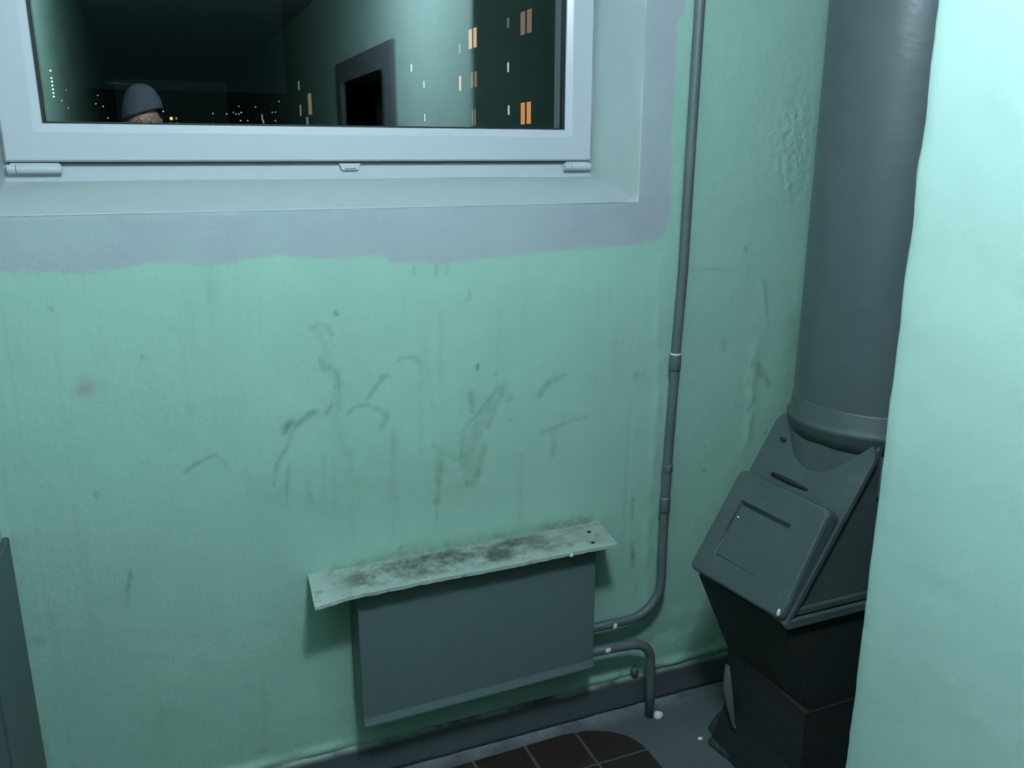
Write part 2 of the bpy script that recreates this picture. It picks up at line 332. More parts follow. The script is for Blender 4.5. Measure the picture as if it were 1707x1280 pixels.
# ================================================================== STRUCTURE
LX = -0.350           # left wall
HX0, HX1, HZ0, HZ1 = -0.295, 1.094, 1.418, 2.30   # window hole in the back wall plane
def seg_dist(px, pz, a, b):
    dx, dz = b[0] - a[0], b[1] - a[1]; L2 = dx * dx + dz * dz
    t = 0.0 if L2 < 1e-12 else max(0.0, min(1.0, ((px - a[0]) * dx + (pz - a[1]) * dz) / L2))
    return math.hypot(px - a[0] - t * dx, pz - a[1] - t * dz)
LAV_BOTTOM = [(-0.36, 1.318), (-0.282, 1.316), (-0.141, 1.306), (-0.076, 1.311), (-0.02, 1.322), (0.069, 1.311), (0.127, 1.311), (0.176, 1.321), (0.237, 1.325), (0.299, 1.316), (0.35, 1.311), (0.402, 1.315), (0.456, 1.316), (0.471, 1.298), (0.593, 1.29), (0.68, 1.297), (0.77, 1.302), (0.879, 1.308), (0.992, 1.311), (1.092, 1.315), (1.16, 1.326), (1.3, 1.33)]
LAV_RIGHT = [(1.30, 1.169), (1.33, 1.169), (1.352, 1.18), (1.418, 1.188), (1.426, 1.181), (1.455, 1.186), (1.529, 1.184), (1.533, 1.185), (1.56, 1.178), (1.638, 1.181), (1.747, 1.181), (1.827, 1.179), (1.854, 1.198), (1.88, 1.199), (2.6, 1.195)]
def lerp(tab, x):
    if x <= tab[0][0]: return tab[0][1]
    for (a, b), (c, d) in zip(tab, tab[1:]):
        if x <= c: return b + (d - b) * (x - a) / max(c - a, 1e-6)
    return tab[-1][1]
def sstep(a, b, x):
    t = max(0.0, min(1.0, (x - a) / (b - a))); return t * t * (3 - 2 * t)

def axis_values(lo, hi, step, exact):
    v = [lo]
    for stop in sorted(e for e in list(exact) + [hi] if e > lo):
        n = max(1, round((stop - v[-1]) / step)); a = v[-1]
        v += [a + (stop - a) * (i + 1) / n for i in range(n)]
    return v
def back_wall():
    xs = axis_values(LX, 2.10, 0.0065, (HX0, HX1)); zs = axis_values(0.0, 2.5, 0.0065, (HZ0, HZ1))
    nx, nz = len(xs), len(zs)
    red = [[0.0] * nx for _ in range(nz)]; olive = [[0.0] * nx for _ in range(nz)]; pink = [[0.0] * nx for _ in range(nz)]
    import bisect
    for ch, s, w, pts in STROKES:
        tab = {'D': red, 'O': olive, 'P': pink}[ch]; rad = max(w * 0.5, 0.004)
        x0, x1 = min(p[0] for p in pts) - 2.5 * rad, max(p[0] for p in pts) + 2.5 * rad
        z0, z1 = min(p[1] for p in pts) - 2.5 * rad, max(p[1] for p in pts) + 2.5 * rad
        for j in range(max(0, bisect.bisect(zs, z0)), min(nz, bisect.bisect(zs, z1) + 1)):
            for i in range(max(0, bisect.bisect(xs, x0)), min(nx, bisect.bisect(xs, x1) + 1)):
                wob = noise.noise(Vector((xs[i] * 40, zs[j] * 40, 0))) * rad * 0.45
                d = min(seg_dist(xs[i], zs[j], a, b) for a, b in zip(pts, pts[1:])) + wob
                k = s * (1 - sstep(rad * 0.1, rad * 1.9, d))
                if k > tab[j][i]: tab[j][i] = k
    verts, marks, band = [], [], []
    for j, z in enumerate(zs):
        for i, x in enumerate(xs):
            n1 = noise.noise(Vector((x * 5, z * 5, 3.0))) * 0.0016 + noise.noise(Vector((x * 17, z * 17, 9.0))) * 0.0007
            rough = 0.0
            # lumpy seam of old plaster left of the pipe, blistered paint near the chute, ridges
            seam = math.exp(-((x - 1.168 - 0.006 * math.sin(z * 9)) / 0.012) ** 2) * (sstep(1.35, 1.1, z)) * 0.0035 * (0.6 + noise.noise(Vector((3, z * 14, 1))))
            r1 = math.exp(-(((x - 1.545) / 0.075) ** 2 + ((z - 1.545) / 0.13) ** 2)); rough += r1
            r2 = math.exp(-(((x - 1.476) / 0.014) ** 2)) * sstep(0.70, 0.78, z) * sstep(1.04, 1.0, z)
            r3 = math.exp(-(((x - 1.497 + (z - 1.14) * 0.2) / 0.008) ** 2)) * sstep(1.06, 1.09, z) * sstep(1.22, 1.18, z)
            low = sstep(0.40, 0.12, z) * sstep(0.95, 1.1, x); rough += 0.35 * low + 0.3 * r2
            n1 += seam + (r2 + r3) * 0.0035 * (0.7 + noise.noise(Vector((x * 9, z * 22, 5)))) + low * 0.004 * noise.noise(Vector((x * 22, z * 22, 2)))
            if r1 > 0.05: n1 += r1 * 0.0032 * noise.noise(Vector((x * 70 + z * 12, z * 34, 4)))
            if z > 0.088 and z < 0.135: n1 += 0.010 * math.exp(-((z - 0.102) / 0.011) ** 2) * max(0.15, 0.75 + noise.noise(Vector((x * 9, 0, 0)))) * (1.0 if x < 0.3 or x > 0.96 else 0.4)   # lip of plaster over the baseboard
            edge = min(abs(x - HX0), abs(x - HX1), abs(z - HZ0), abs(z - HZ1))
            corner = 0.0 if (x in (HX0, HX1) or z in (HZ0, HZ1)) else n1
            verts.append((x, -corner - 0.001, z) if edge > 1e-6 else (x, -0.0005, z))
            marks.append((red[j][i], olive[j][i], min(1.0, rough), 1.0))
            inb = min((z - lerp(LAV_BOTTOM, x)), (lerp(LAV_RIGHT, z) - x))
            band.append((sstep(-0.012, 0.012, inb), pink[j][i], 0.0, 1.0))
    faces = []
    for j in range(nz - 1):
        for i in range(nx - 1):
            cx, cz = (xs[i] + xs[i + 1]) / 2, (zs[j] + zs[j + 1]) / 2
            if HX0 < cx < HX1 and HZ0 < cz < HZ1: continue
            a = j * nx + i; faces.append((a, a + 1, a + nx + 1, a + nx))
    # the wall's thickness behind its face
    def slab(x0, x1, z0, z1):
        b = len(verts)
        for y in (0.02, 0.33):
            for p in ((x0, z0), (x1, z0), (x1, z1), (x0, z1)):
                verts.append((p[0], y, p[1])); marks.append((0, 0, 0, 1)); band.append((0, 0, 0, 1))
        for f in ((0, 1, 2, 3), (7, 6, 5, 4), (0, 4, 5, 1), (1, 5, 6, 2), (2, 6, 7, 3), (3, 7, 4, 0)): faces.append(tuple(b + k for k in f))
    slab(LX - 0.15, HX0 - 0.03, 0, 2.5); slab(HX1 + 0.03, 2.25, 0, 2.5); slab(HX0 - 0.03, HX1 + 0.03, 0, HZ0 - 0.03); slab(HX0 - 0.03, HX1 + 0.03, HZ1 + 0.03, 2.5)
    me = bpy.data.meshes.new('wall_back'); me.from_pydata(verts, [], faces); me.update()
    for nm, data in (('marks', marks), ('band', band)):
        at = me.color_attributes.new(nm, 'FLOAT_COLOR', 'POINT'); at.data.foreach_set('color', [c for t in data for c in t])
    o = obj('wall_back', me, M_WALL, smooth=True)
    return struct(o, 'green painted plaster wall under the window, stained, with a lilac-grey border round the opening')
wall = back_wall()
# splayed reveal of the opening (plastered and painted white), four slabs with rounded arrises
def reveal():
    bm = bmesh.new(); FY = 0.168
    inner = ((-0.272, 1.476), (1.046, 1.476), (1.046, 2.255), (-0.272, 2.255)); outer = ((HX0, HZ0), (HX1, HZ0), (HX1, HZ1), (HX0, HZ1))
    n = 40
    for k in range(4):
        a0, a1, b0, b1 = outer[k], outer[(k + 1) % 4], inner[k], inner[(k + 1) % 4]
        rows = []
        for i in range(n + 1):
            t = i / n
            o = (a0[0] + (a1[0] - a0[0]) * t, a0[1] + (a1[1] - a0[1]) * t); q = (b0[0] + (b1[0] - b0[0]) * t, b0[1] + (b1[1] - b0[1]) * t)
            row = []
            for s in (-0.015, 0.0, 0.03, 0.08, 0.2, 0.35, 0.5, 0.65, 0.8, 0.92, 1.0):
                w = 0.0025 * noise.noise(Vector((t * 6 + k * 9, s * 3, 1)))
                px, pz = o[0] + (q[0] - o[0]) * s, o[1] + (q[1] - o[1]) * s
                if s < 0: row.append((px, -0.0016, pz)); continue
                sag = 0.010 * math.sin(math.pi * s) if k == 0 else 0.004 * math.sin(math.pi * s)
                nx, nz = ((0, -1), (1, 0), (0, 1), (-1, 0))[k]
                row.append((px + nx * (sag * -0.3 + w), FY * s - (0.0016 if s == 0 else 0), pz + nz * (sag * -0.3 + w)))
            rows.append([bm.verts.new(p) for p in row])
        for r0, r1 in zip(rows, rows[1:]):
            for i in range(len(r0) - 1): bm.faces.new((r0[i], r0[i + 1], r1[i + 1], r1[i]))
    bmesh.ops.remove_doubles(bm, verts=bm.verts[:], dist=0.0006)
    return obj('window_reveal', bm, M_REVEAL, wall, smooth=True)
reveal()

# ---- window
win = bpy.data.objects.new('window_1', None); COL.objects.link(win); struct(win, 'white plastic tilting window with dark night glass')
GX0, GX1, GZ0, GZ1 = -0.193, 0.968, 1.590, 2.14
SX0, SX1, SZ0, SZ1 = -0.268, 1.040, 1.514, 2.22
def ring(bm, o, i, y0, y1):
    (x0, x1, z0, z1), (a0, a1, b0, b1) = o, i
    O = ((x0, z0), (x1, z0), (x1, z1), (x0, z1)); I = ((a0, b0), (a1, b0), (a1, b1), (a0, b1))
    for k in range(4):
        p, q, r, s = O[k], O[(k + 1) % 4], I[(k + 1) % 4], I[k]
        hexa(bm, [(p[0], y0, p[1]), (q[0], y0, q[1]), (r[0], y0, r[1]), (s[0], y0, s[1]), (p[0], y1, p[1]), (q[0], y1, q[1]), (r[0], y1, r[1]), (s[0], y1, s[1])])
def sash():
    bm = bmesh.new()
    prof = [(0.0, 0.222), (0.0, 0.155), (0.004, 0.150), (0.0575, 0.150), (0.060, 0.1515), (0.073, 0.157), (0.0755, 0.160), (0.0755, 0.176)]
    loops = []
    for d, y in prof:
        loops.append([bm.verts.new(p) for p in ((SX0 + d, y, SZ0 + d), (SX1 - d * 0.96, y, SZ0 + d), (SX1 - d * 0.96, y, SZ1 - d), (SX0 + d, y, SZ1 - d))])
    loops.append([bm.verts.new((v.co.x, 0.222, v.co.z)) for v in loops[-1]])
    for a, b in zip(loops, loops[1:] + loops[:1]):
        for k in range(4): bm.faces.new((a[k], a[(k + 1) % 4], b[(k + 1) % 4], b[k]))
    return obj('sash', bm, M_PVC, win)
sash()
bm = bmesh.new(); ring(bm, (-0.275, 1.048, 1.470, 2.26), (-0.235, 1.005, 1.545, 2.19), 0.1665, 0.24); obj('fixed_frame', bm, M_PVC, win)
bm = bmesh.new(); ring(bm, (SX0 + 0.004, SX1 - 0.004, SZ0 - 0.0045, SZ1), (SX0 + 0.02, SX1 - 0.02, SZ0 + 0.02, SZ1 - 0.02), 0.158, 0.1665); obj('frame_gasket', bm, M_GASKET, win)
bm = bmesh.new(); ring(bm, (GX0 - 0.002, GX1 + 0.002, GZ0 - 0.002, GZ1 + 0.002), (GX0 + 0.006, GX1 - 0.006, GZ0 + 0.003, GZ1 - 0.003), 0.1595, 0.1655); obj('glass_gasket', bm, M_GASKET, win)
for y in (0.1655, 0.1835):
    obj('pane', boxes(((GX0 - 0.004, y, GZ0 - 0.004), (GX1 + 0.004, y + 0.004, GZ1 + 0.004))), M_GLASS, win)
bm = bmesh.new(); ring(bm, (GX0 - 0.004, GX1 + 0.004, GZ0 - 0.004, GZ1 + 0.004), (GX0 + 0.003, GX1 - 0.003, GZ0 + 0.003, GZ1 - 0.003), 0.1697, 0.1833); obj('glass_spacer', bm, M_GASKET, win)
def hinge(x0, x1, cuts):
    bm = bmesh.new(); z = 1.5
    xs = [x0] + cuts + [x1]
    for a, b in zip(xs, xs[1:]): sweep(bm, [(a + 0.0006, 0.156, z), (b - 0.0006, 0.156, z)], 0.0095, 16)
    box(bm, (x0 + 0.006, 0.156, z - 0.010), (x1 - 0.004, 0.168, z + 0.012))
    return obj('hinge', bm, M_PVC, win, smooth=False)
hinge(SX0 + 0.002, SX0 + 0.100, [SX0 + 0.018]); hinge(SX1 - 0.074, SX1 - 0.001, [SX1 - 0.056, SX1 - 0.014])
bm = bmesh.new(); hexa(bm, [(0.397, 0.158, 1.512), (0.450, 0.158, 1.512), (0.442, 0.158, 1.494), (0.405, 0.158, 1.494), (0.397, 0.168, 1.512), (0.450, 0.168, 1.512), (0.442, 0.168, 1.494), (0.405, 0.168, 1.494)]); bev(bm, 0.002)
lt = obj('latch', bm, M_PVC, win)
obj('latch_tongue', boxes(((0.411, 0.154, 1.498), (0.437, 0.160, 1.506)), bevel=0.0015), M_PVC, lt)

# ---- other walls, ceiling, floor
def left_wall():
    ys = axis_values(-11.0, 0.0, 0.05, ()); zs = axis_values(0, 2.5, 0.05, ()); bm = bmesh.new()
    g = [[bm.verts.new((LX + 0.002 * noise.noise(Vector((y * 4, z * 4, 7))), y, z)) for z in zs] for y in ys]
    for a, b in zip(g, g[1:]):
        for k in range(len(zs) - 1): bm.faces.new((a[k], a[k + 1], b[k + 1], b[k]))
    box(bm, (LX - 0.15, -11.0, 0), (LX - 0.01, 0.02, 2.5))
    return struct(obj('wall_left', bm, M_GREEN), 'green painted wall running from the window corner back past the viewer')
left_wall()
EX, EY = 1.090, -0.843
def right_wall():
    bm = bmesh.new()
    ys = axis_values(-2.04, EY, 0.02, ()); zs = axis_values(0, 2.5, 0.02, ())
    def rel(y, z): return 0.0022 * noise.noise(Vector((y * 7, z * 7, 1))) + 0.001 * noise.noise(Vector((y * 25, z * 25, 1)))
    g = [[bm.verts.new((EX + rel(y, z), y, z)) for z in zs] for y in ys]
    # rounded, hand-plastered arris and the return into the chute niche
    for k, (dx, dy) in enumerate(((0.003, 0.006), (0.010, 0.011), (0.03, 0.012), (0.3, 0.012), (0.95, 0.012))):
        g.append([bm.verts.new((EX + dx + 0.0025 * noise.noise(Vector((3, z * 11, 2))), EY + dy + 0.003 * noise.noise(Vector((9, z * 13, 5))) + 0.0015 * noise.noise(Vector((2, z * 45, 5))), z)) for z in zs])
    for a, b in zip(g, g[1:]):
        for k in range(len(zs) - 1): bm.faces.new((a[k], a[k + 1], b[k + 1], b[k]))
    box(bm, (EX + 0.012, -2.04, 0), (2.05, EY - 0.012, 2.5))
    box(bm, (EX, -3.01, 1.93), (1.45, -2.04, 2.5)); box(bm, (EX, -11.0, 0), (1.45, -3.01, 2.5))
    o = obj('wall_right', bm, M_GREEN_LIT)
    for p in o.data.polygons: p.use_smooth = p.area < 0.02
    return struct(o, 'brightly lit pale green wall whose end hides half of the rubbish chute')
right_wall()
struct(obj('wall_niche', boxes(((2.03, EY, 0), (2.15, 0.0, 2.5))), M_GREEN), 'green side wall of the niche behind the rubbish chute')
struct(obj('wall_rear', boxes(((-0.5, -11.15, 0), (1.6, -11.0, 2.5))), M_GREEN), 'green wall at the dark far end of the corridor')
struct(obj('ceiling', boxes(((-0.6, -11.2, 2.5), (2.3, 0.35, 2.65))), M_CEIL), 'whitewashed ceiling slab')
fl = struct(obj('floor', boxes(((-0.6, -11.2, -0.2), (2.3, 0.02, 0.0))), M_FLOOR), 'grey painted concrete floor with brown tiles left bare in the middle')
bm = bmesh.new()
n = 110
rows = []
for i in range(n + 1):
    x = LX + (1.26 - LX) * i / n if i <= 80 else 1.0
for i in range(n + 1):
    x = LX + (2.03 - LX) * i / n
    w = 0.004 * noise.noise(Vector((x * 11, 0, 3))); w2 = 0.003 * noise.noise(Vector((x * 15, 4, 3)))
    rows.append([bm.verts.new(p) for p in ((x, 0.0, 0.0), (x, -0.016 - w2, 0.0), (x, -0.013 - w2 * 0.6, 0.012), (x, -0.010, 0.07), (x, -0.0085 + w * 0.3, 0.082 + w), (x, -0.004, 0.089 + w), (x, 0.0, 0.089 + w))])
for a, b in zip(rows, rows[1:]):
    for k in range(6): bm.faces.new((a[k], a[k + 1], b[k + 1], b[k]))
bm.faces.new(rows[0]); bm.faces.new(rows[-1][::-1])
struct(obj('baseboard_back', bm, M_BASE, smooth=True), 'dark grey painted plinth along the foot of the green wall')

# tiles: rectangles clipped by the hand-painted edge of the grey border
EDGE = [(-0.20, -0.085), (0.30, -0.083), (0.623, -0.079), (0.746, -0.066), (0.891, -0.060), (0.955, -0.070), (1.003, -0.091), (1.04, -0.122), (1.06, -0.154), (1.072, -0.20), (1.070, -0.264), (1.07, -1.3), (-0.20, -1.3)]
def clip(poly, a, b):
    out = []; side = lambda p: (b[0] - a[0]) * (p[1] - a[1]) - (b[1] - a[1]) * (p[0] - a[0])
    for i, p in enumerate(poly):
        q = poly[(i + 1) % len(poly)]; sp, sq = side(p), side(q)
        if sp <= 0: out.append(p)
        if (sp < 0 < sq) or (sq < 0 < sp):
            t = sp / (sp - sq); out.append((p[0] + (q[0] - p[0]) * t, p[1] + (q[1] - p[1]) * t))
    return out
hull = [EDGE[i] for i in (0, 2, 4, 5, 6, 7, 8, 9, 11, 12)]
hull[1] = (0.623, -0.0665)
def prism(bm, poly, z0, z1):
    lo = [bm.verts.new((p[0], p[1], z0)) for p in poly]; hi = [bm.verts.new((p[0], p[1], z1)) for p in poly]
    bm.faces.new(hi); bm.faces.new(lo[::-1])
    for i in range(len(poly)): bm.faces.new((lo[i], lo[(i + 1) % len(poly)], hi[(i + 1) % len(poly)], hi[i]))
bm = bmesh.new(); prism(bm, hull, -0.004, 0.0012); obj('grout_bed', bm, M_GROUT, fl)
PT = 0.149
for iy in range(9):
    for ix in range(9):
        x0, y1 = -0.27 + PT * ix, -0.0485 - PT * iy
        x0 += 0.149 - ((x0 - 0.773) % PT) if False else 0.0
        x0 = 0.7735 + PT * (ix - 7); g = 0.0045
        poly = [(x0 + g, y1 - g), (x0 + PT - g, y1 - g), (x0 + PT - g, y1 - PT + g), (x0 + g, y1 - PT + g)]
        for a, b in zip(hull, hull[1:] + hull[:1]):
            poly = clip(poly, a, b)
            if len(poly) < 3: break
        cl = []
        for p in poly:
            if not cl or math.hypot(p[0] - cl[-1][0], p[1] - cl[-1][1]) > 0.0015: cl.append(p)
        if len(cl) < 3 or abs(sum(cl[i][0] * cl[(i + 1) % len(cl)][1] - cl[(i + 1) % len(cl)][0] * cl[i][1] for i in range(len(cl)))) < 0.0012: continue
        bm = bmesh.new(); prism(bm, cl, -0.003, 0.0032 + 0.0008 * random.random())
        obj('tile', bm, M_TILE_RED if (ix * 5 + iy * 3) % 4 == 1 else M_TILE, fl)

# door in the right wall behind the viewer (seen mirrored in the glass)
dr = bpy.data.objects.new('door_1', None); COL.objects.link(dr); struct(dr, 'grey framed doorway with a dark door, mirrored in the window glass')
obj('door_frame', boxes(((EX - 0.022, -2.04, 0), (EX + 0.22, -1.87, 2.04)), ((EX - 0.022, -3.18, 0), (EX + 0.22, -3.01, 2.04)), ((EX - 0.022, -3.01, 1.925), (EX + 0.22, -2.04, 2.04)), bevel=0.004), M_DOORFR, dr)
lf = obj('door_leaf', boxes(((EX + 0.18, -3.01, 0.01), (EX + 0.22, -2.04, 1.925))), M_DOOR, dr)
bm = bmesh.new(); sweep(bm, [(EX + 0.18, -2.15, 1.0), (EX + 0.12, -2.15, 1.0), (EX + 0.115, -2.16, 1.0), (EX + 0.115, -2.27, 1.0)], 0.01, 10); obj('door_handle', bm, M_CHROME, lf, smooth=True)

# grey panelling low on the left wall
pn = bpy.data.objects.new('trim_1', None); COL.objects.link(pn); struct(pn, 'dark grey painted boarding low on the left wall beside the corner')
obj('corner_board', boxes(((LX - 0.002, -0.292, 0.0), (LX + 0.012, -0.004, 0.785)), bevel=0.003), M_DADO, pn)
obj('side_board', boxes(((LX - 0.002, -1.2, 0.0), (LX + 0.010, -0.297, 0.785)), bevel=0.003), M_DADO, pn)

# ceiling lamp
lp = thing('ceiling_lamp', 'round opal glass lamp hanging under the ceiling near the window', 'lamp')
bm = bmesh.new(); g = bmesh.ops.create_uvsphere(bm, u_segments=32, v_segments=20, radius=LAMP_R)
for v in g['verts']: v.co += LAMP_AT
obj('globe', bm, M_LAMP, lp, smooth=True)
bm = bmesh.new(); lathe(bm, LAMP_AT.x, LAMP_AT.y, [(0.05, LAMP_AT.z + 0.095), (0.055, LAMP_AT.z + 0.11), (0.055, 2.5)], 32); obj('base', bm, M_PVC, lp)
# ================================================================== RADIATOR, SHELF, PIPES
rad = thing('radiator', 'flat grey convector heater on the wall under the mouldy shelf', 'radiator')
RX0, RX1, RY = 0.339, 0.952, -0.10
def zl(x): return 0.212 + 0.012 * (x - RX0) / (RX1 - RX0)
bm = bmesh.new()
hexa(bm, [(RX0, RY, zl(RX0)), (RX1, RY, zl(RX1)), (RX1, RY + 0.006, zl(RX1)), (RX0, RY + 0.006, zl(RX0)), (RX0, RY, 0.572), (RX1, RY, 0.572), (RX1, RY + 0.006, 0.572), (RX0, RY + 0.006, 0.572)]); bev(bm, 0.0025)
obj('front_panel', bm, M_RAD, rad)
for nm, x in (('side_panel', RX0), ('side_panel', RX1 - 0.004)):
    bm = bmesh.new(); hexa(bm, [(x, RY + 0.007, zl(x) + 0.004), (x + 0.004, RY + 0.007, zl(x) + 0.004), (x + 0.004, -0.001, zl(x) + 0.012), (x, -0.001, zl(x) + 0.012), (x, RY + 0.007, 0.570), (x + 0.004, RY + 0.007, 0.570), (x + 0.004, -0.001, 0.570), (x, -0.001, 0.570)])
    obj(nm, bm, M_RAD, rad)
bm = bmesh.new()
prof = [(0.0005, 0.022), (-0.002, 0.015), (-0.0065, 0.004), (-0.0065, 0.0), (-0.004, -0.002), (0.004, -0.003), (0.004, 0.022)]
A = [bm.verts.new((RX0 + 0.001, RY + p[0], zl(RX0) + p[1])) for p in prof]; Bv = [bm.verts.new((RX1 - 0.001, RY + p[0], zl(RX1) + p[1])) for p in prof]
bm.faces.new(A); bm.faces.new(Bv[::-1])
for i in range(len(prof)): bm.faces.new((A[i], A[(i + 1) % 7], Bv[(i + 1) % 7], Bv[i]))
obj('bottom_lip', bm, M_RAD, rad)
bm = bmesh.new()
for i in range(60):
    x = RX0 + 0.03 + i * (RX1 - RX0 - 0.06) / 59; box(bm, (x, -0.086, 0.26), (x + 0.0012, -0.012, 0.50))
fo = obj('heating_fins', bm, M_STEEL, rad); fo['kind'] = 'stuff'

sh = thing('wall_shelf', 'thin mouldy pale green board lying over the radiator', 'shelf')
def shelf_z(x, y): return 0.583 + 0.004 * (x - 0.24) / 0.77 - (y + 0.0) * 0.0 + 0.0025 * noise.noise(Vector((x * 5, y * 9, 1)))
bm = bmesh.new(); n = 70; top, bot = [], []
for i in range(n + 1):
    t = i / n; r0, r1 = [], []
    for j in range(9):
        s = j / 8
        x = (0.245 + (1.011 - 0.245) * t) * (1 - s) + (0.237 + (0.990 - 0.237) * t) * s
        y = -0.0005 - 0.1395 * s
        if j == 8: y += 0.0028 * noise.noise(Vector((t * 30, 2, 2))) + 0.0015 * noise.noise(Vector((t * 90, 2, 2)))
        droop = 0.010 * sstep(0.12, 0.0, t) * s * s
        z = shelf_z(x, y) - droop
        r0.append(bm.verts.new((x, y, z))); r1.append(bm.verts.new((x, y, z - 0.0085 - 0.0022 * noise.noise(Vector((t * 40, s, 6))))))
    top.append(r0); bot.append(r1)
for i in range(n):
    for j in range(8):
        bm.faces.new((top[i][j], top[i + 1][j], top[i + 1][j + 1], top[i][j + 1])); bm.faces.new((bot[i][j], bot[i][j + 1], bot[i + 1][j + 1], bot[i + 1][j]))
    for j in (0, 8): bm.faces.new((top[i][j], bot[i][j], bot[i + 1][j], top[i + 1][j]))
for i in (0, n):
    for j in range(8): bm.faces.new((top[i][j], top[i][j + 1], bot[i][j + 1], bot[i][j]))
board = obj('board', bm, None, sh)
def shelf_material():
    m, N, L, B = nt('mouldy_shelf'); B.inputs['Roughness'].default_value = 0.6
    tc = N.new('ShaderNodeTexCoord'); sx = N.new('ShaderNodeSeparateXYZ'); L.new(tc.outputs['Object'], sx.inputs[0])
    def nz(s, d=5, r=0.6):
        n = N.new('ShaderNodeTexNoise'); n.inputs['Scale'].default_value = s; n.inputs['Detail'].default_value = d; n.inputs['Roughness'].default_value = r; L.new(tc.outputs['Object'], n.inputs['Vector']); return n.outputs['Fac']
    def mr(v, a, b, c=0.0, d=1.0):
        r = N.new('ShaderNodeMapRange'); r.inputs['From Min'].default_value = a; r.inputs['From Max'].default_value = b; r.inputs['To Min'].default_value = c; r.inputs['To Max'].default_value = d; L.new(v, r.inputs['Value']); return r.outputs['Result']
    def mul(a, b):
        x = N.new('ShaderNodeMath'); x.operation = 'MULTIPLY'; L.new(a, x.inputs[0]); L.new(b, x.inputs[1]); return x.outputs[0]
    fx = mul(mr(sx.outputs['X'], 0.26, 0.36), mr(sx.outputs['X'], 1.02, 0.74, 0.15, 1.0)); fy = mul(mr(sx.outputs['Y'], -0.135, -0.095), mr(sx.outputs['Y'], 0.02, -0.02))
    k = mul(mul(fx, fy), mr(nz(16.0, 7, 0.72), 0.37, 0.60, 0.0, 0.9))
    k2 = mr(nz(30.0, 6), 0.54, 0.70, 0.0, 0.75)
    mx = N.new('ShaderNodeMix'); mx.data_type = 'RGBA'; L.new(mr(nz(6), 0.3, 0.7), mx.inputs['Factor']); mx.inputs['A'].default_value = (0.40, 0.47, 0.42, 1); mx.inputs['B'].default_value = (0.32, 0.39, 0.34, 1)
    m2 = N.new('ShaderNodeMix'); m2.data_type = 'RGBA'; L.new(k, m2.inputs['Factor']); L.new(mx.outputs['Result'], m2.inputs['A']); m2.inputs['B'].default_value = (0.045, 0.052, 0.036, 1)
    m3 = N.new('ShaderNodeMix'); m3.data_type = 'RGBA'; L.new(k2, m3.inputs['Factor']); L.new(m2.outputs['Result'], m3.inputs['A']); m3.inputs['B'].default_value = (0.13, 0.15, 0.115, 1)
    L.new(m3.outputs['Result'], B.inputs['Base Color'])
    b = N.new('ShaderNodeBump'); b.inputs['Strength'].default_value = 0.6; b.inputs['Distance'].default_value = 0.003; L.new(nz(70, 4), b.inputs['Height']); L.new(b.outputs['Normal'], B.inputs['Normal'])
    return m
board.data.materials.clear(); board.data.materials.append(shelf_material())
for i, (x, y) in enumerate(((0.955, -0.052), (0.935, -0.112))):
    bm = bmesh.new(); lathe(bm, x, y, [(0.005, 0.584), (0.005, 0.589), (0.0035, 0.5905)], 12); obj('screw', bm, M_BLACK, sh, label='dark screw head')
bm = bmesh.new(); lump(bm, (0.862, -0.139, 0.580), (0.006, 0.004, 0.007), 3); obj('paint_drip', bm, M_WHITE_FLECK, sh, smooth=True)

# riser pipe: comes down the wall, bends and enters the heater
rp = thing('riser_pipe', 'long thin grey heating pipe running up the wall right of the window', 'pipe')
path = [(1.224, -0.034, 2.5), (1.217, -0.036, 1.875), (1.213, -0.036, 1.55), (1.209, -0.037, 1.25), (1.200, -0.038, 1.05), (1.1975, -0.039, 0.95), (1.192, -0.04, 0.80), (1.187, -0.042, 0.62), (1.186, -0.044, 0.50), (1.186, -0.045, 0.42)]
path += [(p[0], -0.048, p[2]) for p in arc((1.086, 0.402), 0.099, 0, -90, 10)][1:] + [(1.03, -0.05, 0.303), (0.945, -0.05, 0.305)]
bm = bmesh.new(); sweep(bm, path, 0.0125, 16); obj('pipe_run', bm, M_PIPE, rp, smooth=True)
def coupling(z0, z1, x0, x1, y, r, parent, mat=None):
    bm = bmesh.new(); sweep(bm, [(x0, y, z0), (x0, y, z0 + 0.0005), (x0 + (x1 - x0) * 0.1, y, z0 - (z0 - z1) * 0.1), (x0 + (x1 - x0) * 0.9, y, z1 + (z0 - z1) * 0.1), (x1, y, z1)], [0.0128, r * 0.97, r, r, 0.0129], 18); return obj('coupling', bm, mat or M_PIPE, parent, smooth=True)
coupling(1.034, 0.991, 1.1990, 1.1985, -0.038, 0.0155, rp)
bm = bmesh.new(); sweep(bm, [(1.1992, -0.038, 1.0345), (1.1991, -0.038, 1.0385)], 0.0142, 18); obj('paint_ring', bm, M_WHITE_FLECK, rp)
coupling(0.737, 0.715, 1.1906, 1.1900, -0.041, 0.0145, rp)
coupling(0.645, 0.600, 1.1878, 1.1868, -0.042, 0.0145, rp)
bm = bmesh.new(); lump(bm, (1.037, -0.058, 0.301), (0.009, 0.007, 0.009), 1); obj('plaster_fleck', bm, M_WHITE_FLECK, rp, smooth=True)
